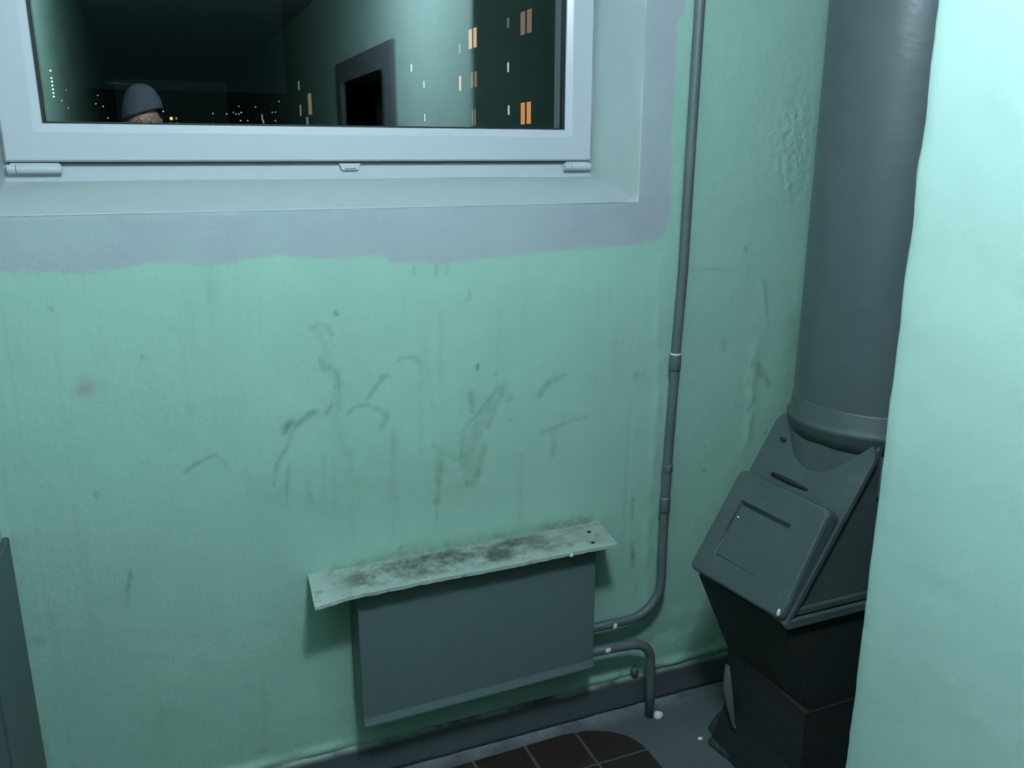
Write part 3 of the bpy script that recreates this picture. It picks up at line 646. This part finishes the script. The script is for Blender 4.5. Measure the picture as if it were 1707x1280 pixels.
# return pipe
bp = thing('return_pipe', 'short grey heating pipe bending from the radiator down into the floor', 'pipe')
path = [(0.945, -0.060, 0.239), (1.03, -0.062, 0.2375), (1.086, -0.064, 0.235)] + [(p[0], -0.066, p[2]) for p in arc((1.090, 0.175), 0.060, 88, 0, 9)] + [(1.151, -0.071, 0.11), (1.150, -0.076, 0.0)]
bm = bmesh.new(); sweep(bm, path, 0.0135, 16); obj('pipe_run', bm, M_PIPE, bp, smooth=True)
bm = bmesh.new(); lump(bm, (1.012, -0.072, 0.240), (0.011, 0.007, 0.007), 2); obj('plaster_fleck', bm, M_WHITE_FLECK, bp, smooth=True)
bm = bmesh.new(); lump(bm, (1.172, -0.088, 0.004), (0.015, 0.014, 0.012), 5); obj('plaster_blob', bm, M_WHITE_FLECK, bp, smooth=True)
bm = bmesh.new(); lump(bm, (1.135, -0.012, 0.108), (0.013, 0.012, 0.016), 4); obj('pipe_stub', bm, M_PIPE, bp, smooth=True)

# ================================================================== RUBBISH CHUTE
ch = thing('rubbish_chute', 'tall grey painted rubbish chute with a slanted loading hatch in the niche', 'rubbish chute')
TX, TY, TR = 1.505, -0.410, 0.180
bm = bmesh.new(); n = 64; rows = []
zs = [0.80 + (2.5 - 0.80) * i / 90 for i in range(91)]
for z in zs:
    row = []
    for k in range(n):
        a = 2 * math.pi * k / n; d = Vector((math.cos(a), math.sin(a), 0))
        # hand-brushed old paint: shallow flats and a thicker lower coat ending in a ragged edge
        r = TR + 0.0012 * noise.noise(Vector((d.x * 3, d.y * 3, z * 4))) + (0.0013 if z < 1.105 + 0.02 * noise.noise(Vector((d.x * 4, d.y * 4, 1))) else 0.0)
        row.append(bm.verts.new((TX + d.x * r, TY + d.y * r, z)))
    rows.append(row)
for a, b in zip(rows, rows[1:]):
    for k in range(n): bm.faces.new((a[k], a[(k + 1) % n], b[(k + 1) % n], b[k]))
bm.faces.new(rows[0][::-1]); bm.faces.new(rows[-1])
obj('chute_tube', bm, M_GREY, ch, smooth=True)
bm = bmesh.new(); lathe(bm, TX, TY, [(TR + 0.001, 0.990), (TR + 0.003, 0.986), (TR + 0.005, 0.958), (TR + 0.011, 0.947), (TR + 0.013, 0.942), (TR + 0.012, 0.937), (TR + 0.005, 0.925), (TR + 0.001, 0.90)], 64)
obj('collar', bm, M_HATCH, ch, smooth=True)
# loading body: wedge with a slanted face
NY, FYy = -0.565, -0.247
TOPP, BOTP = (1.381, 0.930), (1.165, 0.551)
bm = bmesh.new()
poly = [(TOPP[0] + 0.006, TOPP[1] - 0.004), (BOTP[0] + 0.006, BOTP[1]), (1.74, BOTP[1]), (1.74, TOPP[1] - 0.004)]
A = [bm.verts.new((x, NY + 0.012, z)) for x, z in poly]; Bv = [bm.verts.new((x, FYy - 0.006, z)) for x, z in poly]
bm.faces.new(A); bm.faces.new(Bv[::-1])
for i in range(4): bm.faces.new((A[i], A[(i + 1) % 4], Bv[(i + 1) % 4], Bv[i]))
bev(bm, 0.003); obj('hatch_body', bm, M_HATCH, ch)
# slanted face plate with rounded top corners, proud of the body
sl = Vector((BOTP[0] - TOPP[0], 0, BOTP[1] - TOPP[1])); SLn = sl.length; sl.normalize(); nrm = Vector((-sl.z, 0, sl.x)) * -1
if nrm.x > 0: nrm = -nrm
def pp(y, s, d): return Vector((TOPP[0], y, TOPP[1])) + sl * s + nrm * d
def rounded(y0, y1, s0, s1, r, n=6):
    out = []
    for cy, cs, a0 in ((y0 + r, s0 + r, 180), (y1 - r, s0 + r, 270), (y1, s1, None), (y0, s1, None)):
        if a0 is None: out.append((cy, cs)); continue
        for i in range(n + 1):
            a = math.radians(a0 + 90 * i / n); out.append((cy + r * math.cos(a), cs + r * math.sin(a)))
    return out
bm = bmesh.new(); o2 = rounded(NY, FYy, 0.0, SLn, 0.045)
A = [bm.verts.new(pp(y, s, 0.002)) for y, s in o2]; Bv = [bm.verts.new(pp(y, s, -0.008)) for y, s in o2]
bm.faces.new(A); bm.faces.new(Bv[::-1])
for i in range(len(o2)): bm.faces.new((A[i], A[(i + 1) % len(o2)], Bv[(i + 1) % len(o2)], Bv[i]))
obj('face_plate', bm, M_HATCH, ch)
# lip under the body's side
obj('bottom_flange', boxes(((BOTP[0] + 0.004, NY - 0.002, BOTP[1] - 0.010), (1.74, NY + 0.014, BOTP[1] + 0.012)), ((BOTP[0] + 0.03, NY + 0.004, BOTP[1] + 0.016), (1.74, NY + 0.014, BOTP[1] + 0.032)), bevel=0.003), M_HATCH, ch)
for y, s in ((-0.302, 0.072), (-0.480, 0.064)):
    bm = bmesh.new(); lump(bm, pp(y, s, 0.003), (0.007, 0.010, 0.006), y * 9); obj('bolt_hole', bm, M_BLACK, ch, smooth=True, label='dark bolt hole in the face plate')
# lid: a shallow box with a pressed recess
C4 = [Vector((1.240, -0.280, 0.803)), Vector((1.262, -0.558, 0.803)), Vector((1.151, -0.560, 0.566)), Vector((1.108, -0.277, 0.568))]   # top far, top near, bottom near, bottom far
inn = Vector((0.866, 0.0, -0.50))
def bil(u, v): return C4[0] * (1 - u) * (1 - v) + C4[1] * u * (1 - v) + C4[2] * u * v + C4[3] * (1 - u) * v
def uvround(r, m, n=6):
    out = []
    for cu, cv, a0 in ((m + r, m + r, 180), (1 - m - r, m + r, 270), (1 - m - r, 1 - m - r, 0), (m + r, 1 - m - r, 90)):
        for i in range(n + 1):
            a = math.radians(a0 + 90 * i / n); out.append((cu + r * math.cos(a), cv + r * math.sin(a)))
    return out
bm = bmesh.new(); DEP = 0.046
LN = [bm.verts.new(bil(*p) + inn * 0.075) for p in uvround(0.04, 0.07)]; L00 = [bm.verts.new(bil(*p) + inn * 0.030) for p in uvround(0.04, 0.06)]; L0 = [bm.verts.new(bil(*p) + inn * 0.030) for p in uvround(0.055, 0.0)]; L1 = [bm.verts.new(bil(*p) + inn * 0.008) for p in uvround(0.055, 0.0)]
L2 = [bm.verts.new(bil(*p) + inn * 0.002) for p in uvround(0.055, 0.009)]; L3 = [bm.verts.new(bil(*p)) for p in uvround(0.055, 0.024)]
for a, b in ((LN, L00), (L00, L0), (L0, L1), (L1, L2), (L2, L3)):
    for i in range(len(a)): bm.faces.new((a[i], a[(i + 1) % len(a)], b[(i + 1) % len(a)], b[i]))
bm.faces.new(LN[::-1])
RU0, RU1, RV0, RV1 = 0.17, 0.73, 0.25, 0.78
I = [bm.verts.new(bil(u, v)) for u, v in ((RU0, RV0), (RU1, RV0), (RU1, RV1), (RU0, RV1))]
ed = [bm.edges.get((L3[i], L3[(i + 1) % len(L3)])) for i in range(len(L3))] + [bm.edges.new((I[i], I[(i + 1) % 4])) for i in range(4)]
bmesh.ops.triangle_fill(bm, use_beauty=True, use_dissolve=False, edges=ed)
for f in [f for f in bm.faces if all(v in I for v in f.verts)]: bm.faces.remove(f)
J = [bm.verts.new(bil(u, v) + inn * d) for u, v, d in ((RU0 + 0.012, RV0 + 0.035, 0.012), (RU1, RV0 + 0.035, 0.010), (RU1 + 0.002, RV1, 0.0004), (RU0 + 0.018, RV1, 0.003))]
K = [bm.verts.new(bil(u, v) + inn * d) for u, v, d in ((RU0 + 0.02, RV0 + 0.045, 0.003), (RU1 - 0.004, RV0 + 0.045, 0.003), (RU1 - 0.004, RV1 - 0.01, 0.0003), (RU0 + 0.035, RV1 - 0.01, 0.0006))]
for a, b in ((I, J), (J, K)):
    for i in range(4): bm.faces.new((a[i], a[(i + 1) % 4], b[(i + 1) % 4], b[i]))
bm.faces.new(K)
lid = obj('lid', bm, M_HATCH, ch, label='slanted grey lid with a pressed recess')
bm = bmesh.new()
for y0_, y1_ in ((-0.325, -0.44),):
    a0, a1 = pp(y0_, 0.157, 0.006), pp(y1_, 0.154, 0.004)
    sweep(bm, [a0, a0.lerp(a1, 0.5) + nrm * 0.001, a1], [0.005, 0.006, 0.003], 8)
obj('lid_gap_shadow', bm, M_BLACK, ch, smooth=True, label='black strip for the shadow in the gap along the upper edge of the lid')  # solid black strip stands in for the shadow between lid and plate
bm = bmesh.new(); lump(bm, bil(0.97, 0.95) - inn * 0.001, (0.005, 0.004, 0.009), 2); obj('paint_chip', bm, M_WHITE_FLECK, lid, smooth=True)
bm = bmesh.new(); lump(bm, bil(0.23, 0.40) - inn * 0.0005, (0.0025, 0.003, 0.0025), 8); obj('paint_chip', bm, M_WHITE_FLECK, lid, smooth=True)
# lower hopper and pedestal
bm = bmesh.new()
hexa(bm, [(1.172, NY + 0.013, 0.548), (1.74, NY + 0.013, 0.548), (1.74, FYy - 0.008, 0.548), (1.155, FYy - 0.01, 0.528), (1.275, NY + 0.02, 0.295), (1.74, NY + 0.02, 0.295), (1.74, -0.255, 0.295), (1.262, -0.255, 0.295)])
obj('hopper', bm, M_RUST, ch)
bm = bmesh.new(); rows = []
for i in range(15):
    z = 0.297 * (1 - i / 14); fl_ = 0.02 * sstep(0.14, 0.0, z) + 0.004 * noise.noise(Vector((1, 2, z * 14)))
    x0, x1, y0, y1 = 1.264 - fl_, 1.745, NY + 0.018 - fl_, -0.254 + fl_
    row = []
    for (xa, ya), (xb, yb) in (((x0, y0), (x1, y0)), ((x1, y0), (x1, y1)), ((x1, y1), (x0, y1)), ((x0, y1), (x0, y0))):
        for k in range(8):
            t = k / 8; p = Vector((xa + (xb - xa) * t, ya + (yb - ya) * t, z)); q = noise.noise(p * 9) * 0.005
            row.append(bm.verts.new((p.x + q, p.y + q * 0.5, z)))
    rows.append(row)
for a, b in zip(rows, rows[1:]):
    for k in range(32): bm.faces.new((a[k], a[(k + 1) % 32], b[(k + 1) % 32], b[k]))
bm.faces.new(rows[0]); bm.faces.new(rows[-1][::-1])
obj('pedestal', bm, M_RUST, ch, label='dark pedestal with rust and peeling paint')
# curled strip of peeling paint and mortar crumbs at the foot
bm = bmesh.new(); A = []
for i in range(9):
    t = i / 8; w = 0.010 + 0.016 * math.sin(math.pi * min(1, t * 1.1)) ; z = 0.262 - 0.155 * t; x = 1.250 - 0.012 * math.sin(3 * t)
    A.append([bm.verts.new((x, -0.272 - 0.05 * t - w, z)), bm.verts.new((x - 0.004, -0.272 - 0.05 * t, z)), bm.verts.new((x - 0.001, -0.272 - 0.05 * t + w * 0.5, z))])
for a, b in zip(A, A[1:]):
    for k in range(2): bm.faces.new((a[k], a[k + 1], b[k + 1], b[k]))
bmesh.ops.solidify(bm, geom=bm.faces[:], thickness=0.002)
obj('peeling_flake', bm, M_FLAKE, ch, label='pale curl of peeling paint')
bm = bmesh.new()
for i, (x, y, rx, ry, h) in enumerate(((1.345, -0.205, 0.075, 0.055, 0.030), (1.305, -0.235, 0.055, 0.050, 0.026), (1.275, -0.285, 0.040, 0.05, 0.030), (1.285, -0.345, 0.045, 0.05, 0.02), (1.30, -0.42, 0.05, 0.06, 0.022), (1.29, -0.50, 0.05, 0.06, 0.018), (1.42, -0.20, 0.07, 0.055, 0.024), (1.262, -0.255, 0.03, 0.035, 0.02), (1.30, -0.57, 0.06, 0.05, 0.016))):
    lump(bm, (x, y, 0.002), (rx, ry, h), i)
for v in bm.verts: v.co.z = max(v.co.z, -0.004)
mo = obj('mortar_skirt', bm, M_MORTAR, ch, smooth=True)
tag(obj('plaster_crumb', lump(bmesh.new(), (1.285, -0.60, 0.009), (0.016, 0.012, 0.010), 6), M_FLAKE, smooth=True), 'grey crumb of plaster lying at the foot of the rubbish chute', 'debris')
tag(obj('plaster_crumb', lump(bmesh.new(), (1.225, -0.215, 0.003), (0.007, 0.006, 0.004), 9), M_WHITE_FLECK, smooth=True), 'tiny pale crumb on the floor between return pipe and chute', 'debris')
# ================================================================== OUTSIDE THE WINDOW
bm = bmesh.new(); ysv = [0.6, 40, 120, 200, 260, 340, 420, 500, 580, 660, 720, 760, 800, 900]; xsv = [-260 + 26 * i for i in range(21)]
def hill_z(x, y): return (-25 + 0.14 * (y - 200) if 200 < y < 750 else (-25 if y <= 200 else 52 - (y - 750) * 0.3))
g = [[bm.verts.new((x, y, hill_z(x, y) - 0.4)) for x in xsv] for y in ysv]
for a, b in zip(g, g[1:]):
    for k in range(len(xsv) - 1): bm.faces.new((a[k], a[k + 1], b[k + 1], b[k]))
bmesh.ops.solidify(bm, geom=bm.faces[:], thickness=3.0)
h = obj('hill', bm, M_HILL); struct(h, 'dark hillside beyond the window, dotted with city lights')

E_WARM = flat_glow('lit_window_orange', (0.95, 0.38, 0.12), 0.85); E_CREAM = flat_glow('lit_window_cream', (1.0, 0.60, 0.32), 0.9)
E_DIM = flat_glow('lit_window_dim', (0.8, 0.52, 0.34), 0.30); E_COLD = flat_glow('lit_window_cold', (0.62, 0.82, 0.72), 0.75); E_COLDDIM = flat_glow('lit_window_cold_dim', (0.5, 0.7, 0.6), 0.25)
FXX = 22.0
ab = thing('apartment_building', 'tall dark apartment block across the yard with a few lit windows', 'building')
obj('wall', boxes(((FXX, 34, -26), (FXX + 13, 150, 42))), M_FACADE, ab)
def window_on(y0, y1, z0, z1, mats):
    f = bmesh.new(); t = 0.07
    box(f, (FXX - 0.05, y0 - t, z0 - t), (FXX + 0.02, y1 + t, z0)); box(f, (FXX - 0.05, y0 - t, z1), (FXX + 0.02, y1 + t, z1 + t))
    ys = [y0 + (y1 - y0) * i / len(mats) for i in range(len(mats) + 1)]
    for i, y in enumerate(ys):
        box(f, (FXX - 0.05, y - t * (1.6 if 0 < i < len(mats) else 0.5), z0), (FXX + 0.02, y + t * (1.6 if 0 < i < len(mats) else 0.5), z1))
    w = obj('window', f, M_FACADE, ab)
    for i, m in enumerate(mats): obj('pane', boxes(((FXX - 0.03, ys[i] + 0.02, z0), (FXX + 0.01, ys[i + 1] - 0.02, z1))), m, w)
LIT = [(48.45, 50.30, 8.62, 9.95, [E_DIM, E_DIM]), (48.50, 50.20, 3.36, 4.65, [E_WARM, E_WARM]), (58.05, 59.85, 8.80, 10.10, [E_CREAM, E_CREAM]), (58.1, 59.55, 6.15, 7.2, [E_DIM, E_DIM]), (58.4, 59.4, 3.58, 4.65, [E_DIM, E_DIM]),
       (52.04, 52.50, 9.33, 9.92, [E_COLDDIM]), (52.04, 52.50, 6.66, 7.25, [E_COLD]), (51.95, 52.40, 4.02, 4.60, [E_COLD]), (61.5, 62.1, 6.10, 7.15, [E_CREAM]), (61.5, 62.1, 8.7, 9.4, [E_COLDDIM]),
       (74.5, 75.15, 8.53, 9.14, [E_COLD]), (70.85, 71.42, 6.9, 7.48, [E_COLD]), (70.85, 71.35, 4.23, 4.84, [E_COLD]),
       (126.3, 129.4, 7.0, 9.9, [E_DIM]), (129.7, 131.9, 5.43, 6.8, [E_COLDDIM]), (135.8, 137.6, 10.9, 12.2, [E_COLDDIM]), (135.6, 137.3, 7.15, 8.75, [E_DIM])]
for w in LIT: window_on(*w)
for z in (3.5, 6.14, 8.78, 11.42):
    for y in (43.5, 67.0, 79.0, 86.0, 93.0, 101.0): window_on(y, y + 1.7, z, z + 1.3, [M_DARKGLASS, M_DARKGLASS])
window_on(48.5, 50.2, 6.0, 7.3, [M_DARKGLASS, M_DARKGLASS])

tw = thing('tower_block', 'distant tower with a vertical row of white stairwell lights', 'building')
obj('wall', boxes(((-60, 640, 30), (-46, 655, 53.6))), M_HILL, tw)
E_TOWER = flat_glow('stairwell_light', (0.80, 1.0, 0.92), 1.6); E_TOWERW = flat_glow('roof_light', (1.0, 0.85, 0.6), 1.8)
for i, z in enumerate((52.4, 48.0, 45.9, 43.55, 41.2, 39.0, 36.8, 34.5, 32.3, 30.6)):
    bm = bmesh.new(); g = bmesh.ops.create_icosphere(bm, subdivisions=1, radius=0.62)
    for v in g['verts']: v.co += Vector((-52.9, 639.6, z))
    obj('stair_light' if i else 'roof_light', bm, E_TOWER if i else E_TOWERW, tw)
def house(name, label, x0, x1, y, z0, z1, wins):
    t = thing(name, label, 'building')
    bm = bmesh.new(); box(bm, (x0, y, z0), (x1, y + 9, z1)); obj('wall', bm, M_HILL, t)
    bm = bmesh.new(); hexa(bm, [(x0 - 0.4, y - 0.4, z1), (x1 + 0.4, y - 0.4, z1), (x1 + 0.4, y + 9.4, z1), (x0 - 0.4, y + 9.4, z1), (x0 + 1.5, y + 4, z1 + 1.6), (x1 - 1.5, y + 4, z1 + 1.6), (x1 - 1.5, y + 5, z1 + 1.6), (x0 + 1.5, y + 5, z1 + 1.6)]); obj('roof', bm, M_HILL, t)
    for x, z, w, hh, m in wins: obj('window', boxes(((x - w, y - 0.1, z - hh), (x + w, y + 0.05, z + hh))), m, t)
F1 = flat_glow('far_window_bright', (1.0, 0.62, 0.25), 1.5); F2 = flat_glow('far_window_orange', (0.9, 0.45, 0.22), 0.42); F3 = flat_glow('far_window_pale', (0.6, 0.5, 0.38), 0.40); F4 = flat_glow('far_window_cold', (0.5, 0.75, 0.65), 0.4)
house('house', 'far house with four orange lit windows, one very bright', 8, 15, 420, 5.4, 18.6, [(10.45, 16.65, 0.6, 0.6, F1), (12.55, 16.7, 0.45, 0.45, F2), (10.0, 14.5, 0.45, 0.45, F2), (12.6, 14.5, 0.5, 0.5, F2)])
house('house', 'far wide house with dim lit windows left of the one with a bright window', -11, 4, 440, 8.2, 19, [(-9.3, 15.1, 0.5, 0.4, F2), (-6.8, 14.9, 0.35, 0.35, F3), (-4.0, 17.1, 0.4, 0.35, F3), (-1.76, 17.2, 0.45, 0.4, F3), (1.3, 17.1, 0.4, 0.35, F3), (-2.0, 14.9, 0.45, 0.4, F2), (1.6, 15.0, 0.5, 0.4, F2)])
house('house', 'far house with one tall cold lit stairwell strip', 44.5, 50.5, 400, 2.6, 19.6, [(47.1, 17.0, 0.28, 1.3, F4), (47.5, 15.2, 0.32, 0.8, F4)])
HEADS = {}
proto_pole = None
for i, (x, y, z, b, warm) in enumerate(LAMPS):
    key = (round(b * 5) / 5, warm)
    if key not in HEADS:
        bm = bmesh.new(); g = bmesh.ops.create_icosphere(bm, subdivisions=1, radius=0.42)
        for v in g['verts']: v.co.z *= 0.7
        HEADS[key] = obj('lamp_head', bm, flat_glow('street_light_%d_%d' % (key[0] * 10, warm), (1.0, 0.66, 0.42) if warm else (0.80, 0.92, 0.86), 0.25 + 1.05 * key[0]), None)
        head = HEADS[key]
    else:
        head = HEADS[key].copy(); COL.objects.link(head)
    if warm: t = thing('street_lamp', 'tiny orange glowing street lamp on the dark hillside', 'street lamp', 'orange street lamps on the hillside')
    else: t = thing('street_lamp', 'tiny pale white street lamp glowing on the dark hillside', 'street lamp', 'pale street lamps on the hillside')
    t.location = (x, y, z - 8.0); head.parent = t; head.location = (0, 0, 8.0)
    if proto_pole is None:
        bm = bmesh.new(); sweep(bm, [(0, 0, -0.3), (0, 0, 7.6)], [0.12, 0.07], 6); proto_pole = obj('pole', bm, M_STEEL, t)
    else:
        p = proto_pole.copy(); COL.objects.link(p); p.parent = t

# ================================================================== THE PHOTOGRAPHER (only mirrored in the glass)
def capsule(bm, p0, p1, r0, r1):
    p0, p1 = Vector(p0), Vector(p1); t = (p1 - p0)
    t = t.normalized() if t.length > 1e-6 else Vector((0, 0, 1)); u = t.orthogonal().normalized(); w = t.cross(u); n = 14; rings = []
    prof = [(p0, r0, math.radians(a)) for a in (-80, -50, -25, 0)] + [(p1, r1, math.radians(a)) for a in (0, 25, 50, 80)]
    for c, r, a in prof:
        rings.append([bm.verts.new(c + t * (r * math.sin(a)) + (u * math.cos(q) + w * math.sin(q)) * (r * math.cos(a))) for q in (2 * math.pi * k / n for k in range(n))])
    for x, y in zip(rings, rings[1:]):
        for k in range(n): bm.faces.new((x[k], x[(k + 1) % n], y[(k + 1) % n], y[k]))
    bm.faces.new(rings[0][::-1]); bm.faces.new(rings[-1])
def fuse(name, bm, voxel, mat, parent, smooth_it=6, label=None):
    o = obj(name, bm, mat, parent, label=label)
    md = o.modifiers.new('r', 'REMESH'); md.mode = 'VOXEL'; md.voxel_size = voxel
    ms = o.modifiers.new('s', 'SMOOTH'); ms.iterations = smooth_it; ms.factor = 0.5
    bpy.context.view_layer.update()
    me = bpy.data.meshes.new_from_object(o.evaluated_get(bpy.context.evaluated_depsgraph_get()))
    o.modifiers.clear(); o.data = me
    for p in me.polygons: p.use_smooth = True
    return o
per = thing('person', 'person in a pale grey knitted hat holding up a phone, mirrored in the window', 'person')
HX, HY = -0.012, -2.53
CAMP = Vector((0, -1.85, 1.53))
PH = CAMP - FWD * 0.016 + RIGHT * 0.055 + DOWN * 0.026            # phone's centre: its lens sits at the upper corner
def ph(u, v, w): return PH + RIGHT * u + DOWN * v + FWD * w
def limbs(k, bm, which):
    J = dict(pel=(HX, HY, 0.93), wai=(HX, HY, 1.10), che=(HX, HY + 0.01, 1.32), nek=(HX, HY + 0.0, 1.50), shl=(HX - 0.175, HY, 1.42), shr=(HX + 0.175, HY, 1.42))
    if 'torso' in which:
        for a, b, r0, r1 in (('pel', 'wai', 0.125, 0.115), ('wai', 'che', 0.115, 0.13)):
            for s in (-0.05, 0.05): capsule(bm, Vector(J[a]) + Vector((s, 0, 0)), Vector(J[b]) + Vector((s, 0, 0)), r0 + k, r1 + k)
        capsule(bm, Vector(J['che']) + Vector((0, 0, 0.02)), Vector(J['nek']) + Vector((0, 0, -0.06)), 0.12 + k, 0.07 + k)
        for s in ('shl', 'shr'): capsule(bm, J['che'], J[s], 0.11 + k, 0.062 + k)
    if 'arms' in which:
        for s, sh_, el in ((-1, J['shl'], Vector((-0.235, HY + 0.12, 1.17))), (1, J['shr'], Vector((0.27, HY + 0.14, 1.18)))):
            wr = ph(s * 0.095, 0.062, -0.055)
            capsule(bm, sh_, el, 0.054 + k, 0.042 + k); capsule(bm, el, wr if 'hands' in which else el + (wr - el) * 0.93, 0.042 + k, 0.028 + k)
    if 'legs' in which:
        for s in (-1, 1):
            hip, kn, an = Vector((HX + s * 0.09, HY, 0.90)), Vector((HX + s * 0.10, HY + 0.02, 0.49)), Vector((HX + s * 0.105, HY - 0.02, 0.09))
            capsule(bm, hip, kn, 0.085 + k, 0.056 + k); capsule(bm, kn, an, 0.055 + k, 0.038 + k)
def head_mesh(bm):
    g = bmesh.ops.create_uvsphere(bm, u_segments=40, v_segments=28, radius=1.0)
    for v in g['verts']:
        x, y, z = v.co
        w = 0.078 * (1 - 0.30 * sstep(0.0, -1.0, z)); d = 0.098 * (1 - 0.12 * sstep(-0.2, -1.0, z))
        X, Y, Z = x * w, y * d, z * 0.125
        if y > 0:                                                   # face looks towards +y
            f = sstep(0.35, 0.8, y)
            Y += 0.020 * f * sstep(-0.55, -0.85, z) * 1.0            # chin
            for s in (-1, 1): Y -= 0.012 * math.exp(-(((x - s * 0.42) / 0.20) ** 2 + ((z - 0.02) / 0.12) ** 2)) * f   # eye sockets
            Y += 0.006 * math.exp(-((z - 0.20) / 0.10) ** 2) * f     # brow
            Y += 0.006 * math.exp(-((x / 0.30) ** 2 + ((z + 0.56) / 0.07) ** 2)) * f - 0.004 * math.exp(-((x / 0.32) ** 2 + ((z + 0.56) / 0.018) ** 2)) * f   # lips
        v.co = Vector((HX + X, HY + 0.045 + Y, 1.672 + Z))
bm = bmesh.new(); limbs(0.0, bm, ('torso', 'arms', 'hands', 'legs')); head_mesh(bm)
capsule(bm, (HX, HY + 0.005, 1.46), (HX, HY + 0.03, 1.60), 0.056, 0.055)
capsule(bm, (HX, HY + 0.140, 1.685), (HX, HY + 0.162, 1.648), 0.008, 0.013)      # nose
for s in (-1, 1):
    capsule(bm, (HX + s * 0.077, HY + 0.035, 1.688), (HX + s * 0.076, HY + 0.038, 1.650), 0.013, 0.009)   # ears
    pal0, pal1 = ph(s * 0.093, 0.055, -0.045), ph(s * 0.088, 0.008, -0.022)
    capsule(bm, pal0, pal1, 0.022, 0.018); capsule(bm, ph(s * 0.098, 0.060, -0.05), ph(s * 0.078, 0.03, -0.026), 0.020, 0.015)
    capsule(bm, ph(s * 0.100, 0.062, -0.055), pal0, 0.026, 0.022)
    for k, (v0, ln) in enumerate(((-0.012, 0.060), (0.006, 0.066), (0.024, 0.062), (0.042, 0.050))):     # four fingers curl behind the phone
        a = ph(s * 0.090, v0 + 0.004, -0.022); b = ph(s * 0.090 - s * ln * 0.45, v0, -0.0155); c = ph(s * 0.090 - s * ln * 0.95, v0 + 0.003, -0.0155)
        capsule(bm, a, b, 0.0078, 0.0072); capsule(bm, b, c, 0.0072, 0.0062)
    a, b, c = ph(s * 0.085, 0.045, -0.03), ph(s * 0.078, 0.034, -0.016), ph(s * 0.062, 0.022, -0.0155)      # thumb
    capsule(bm, a, b, 0.0105, 0.009); capsule(bm, b, c, 0.009, 0.0075)
fuse('body', bm, 0.0055, M_SKIN, per, 5)
bm = bmesh.new(); limbs(0.016, bm, ('torso', 'arms'))
capsule(bm, (HX, HY + 0.0, 1.44), (HX, HY + 0.005, 1.535), 0.085, 0.072)
fuse('jacket', bm, 0.011, M_COAT, per)
bm = bmesh.new(); limbs(0.014, bm, ('legs',))
for s in (-0.05, 0.05): capsule(bm, (HX + s, HY, 0.90), (HX + s, HY, 1.0), 0.130, 0.128)
fuse('trousers', bm, 0.011, M_JEANS, per)
for s in (-1, 1):
    bm = bmesh.new(); capsule(bm, (HX + s * 0.105, HY - 0.04, 0.055), (HX + s * 0.115, HY + 0.17, 0.042), 0.052, 0.040); capsule(bm, (HX + s * 0.105, HY - 0.02, 0.06), (HX + s * 0.105, HY - 0.02, 0.11), 0.05, 0.05)
    for v in bm.verts: v.co.z = max(v.co.z, 0.001)
    fuse('shoe', bm, 0.008, M_SHOE, per)
    e = Vector((HX + s * 0.033, HY + 0.119, 1.675))
    bm = bmesh.new(); g = bmesh.ops.create_uvsphere(bm, u_segments=16, v_segments=12, radius=0.0125)
    for v in g['verts']: v.co += e
    eo = obj('eye', bm, M_EYE, per, smooth=True)
    bm = bmesh.new(); g = bmesh.ops.create_uvsphere(bm, u_segments=12, v_segments=8, radius=0.006)
    for v in g['verts']: v.co = Vector((v.co.x, v.co.y * 0.4, v.co.z)) + e + Vector((0, 0.0115, 0))
    obj('iris', bm, M_IRIS, eo, smooth=True)
# knitted hat pulled low on one side: upper head shell with a taller crown and a turned rim
bm = bmesh.new(); n, m = 40, 16; rows = []
for i in range(m + 1):
    t = i / m; row = []
    for k in range(n):
        a = 2 * math.pi * k / n; cx, cy = math.cos(a), math.sin(a)
        rim = 1.708 - 0.016 * sstep(-0.2, -1, cy) + 0.030 * cx + 0.012 * max(0, cy)
        top = 1.856
        z = rim + (top - rim) * math.sin(t * math.pi / 2)
        r = max(0.0, math.cos(t * math.pi / 2)) ** 0.86
        rr = 1 + (0.02 if t < 0.12 else 0.0)
        row.append(bm.verts.new((HX + cx * 0.095 * rr * r + 0.0035 * noise.noise(Vector((cx * 2, cy * 2, t * 3))), HY + 0.045 + cy * 0.110 * rr * r, z)))
    rows.append(row)
for a, b in zip(rows, rows[1:]):
    for k in range(n): bm.faces.new((a[k], a[(k + 1) % n], b[(k + 1) % n], b[k]))
bmesh.ops.remove_doubles(bm, verts=bm.verts[:], dist=0.0005)
bmesh.ops.solidify(bm, geom=bm.faces[:], thickness=0.006)
obj('knitted_hat', bm, M_KNIT, per, smooth=True, label='pale grey knitted hat')
bm = bmesh.new()
hexa(bm, [ph(u, v, w) for u, v, w in ((-0.069, -0.034, -0.0035), (0.069, -0.034, -0.0035), (0.069, 0.034, -0.0035), (-0.069, 0.034, -0.0035), (-0.069, -0.034, 0.0035), (0.069, -0.034, 0.0035), (0.069, 0.034, 0.0035), (-0.069, 0.034, 0.0035))]); bev(bm, 0.0025)
fo = thing('phone', 'black phone held up in both hands by the person', 'phone')
obj('phone_body', bm, M_PHONE, fo)
bm = bmesh.new(); sweep(bm, [ph(-0.055, -0.026, 0.0034), ph(-0.055, -0.026, 0.0046)], 0.005, 16); obj('lens', bm, M_GASKET, fo)
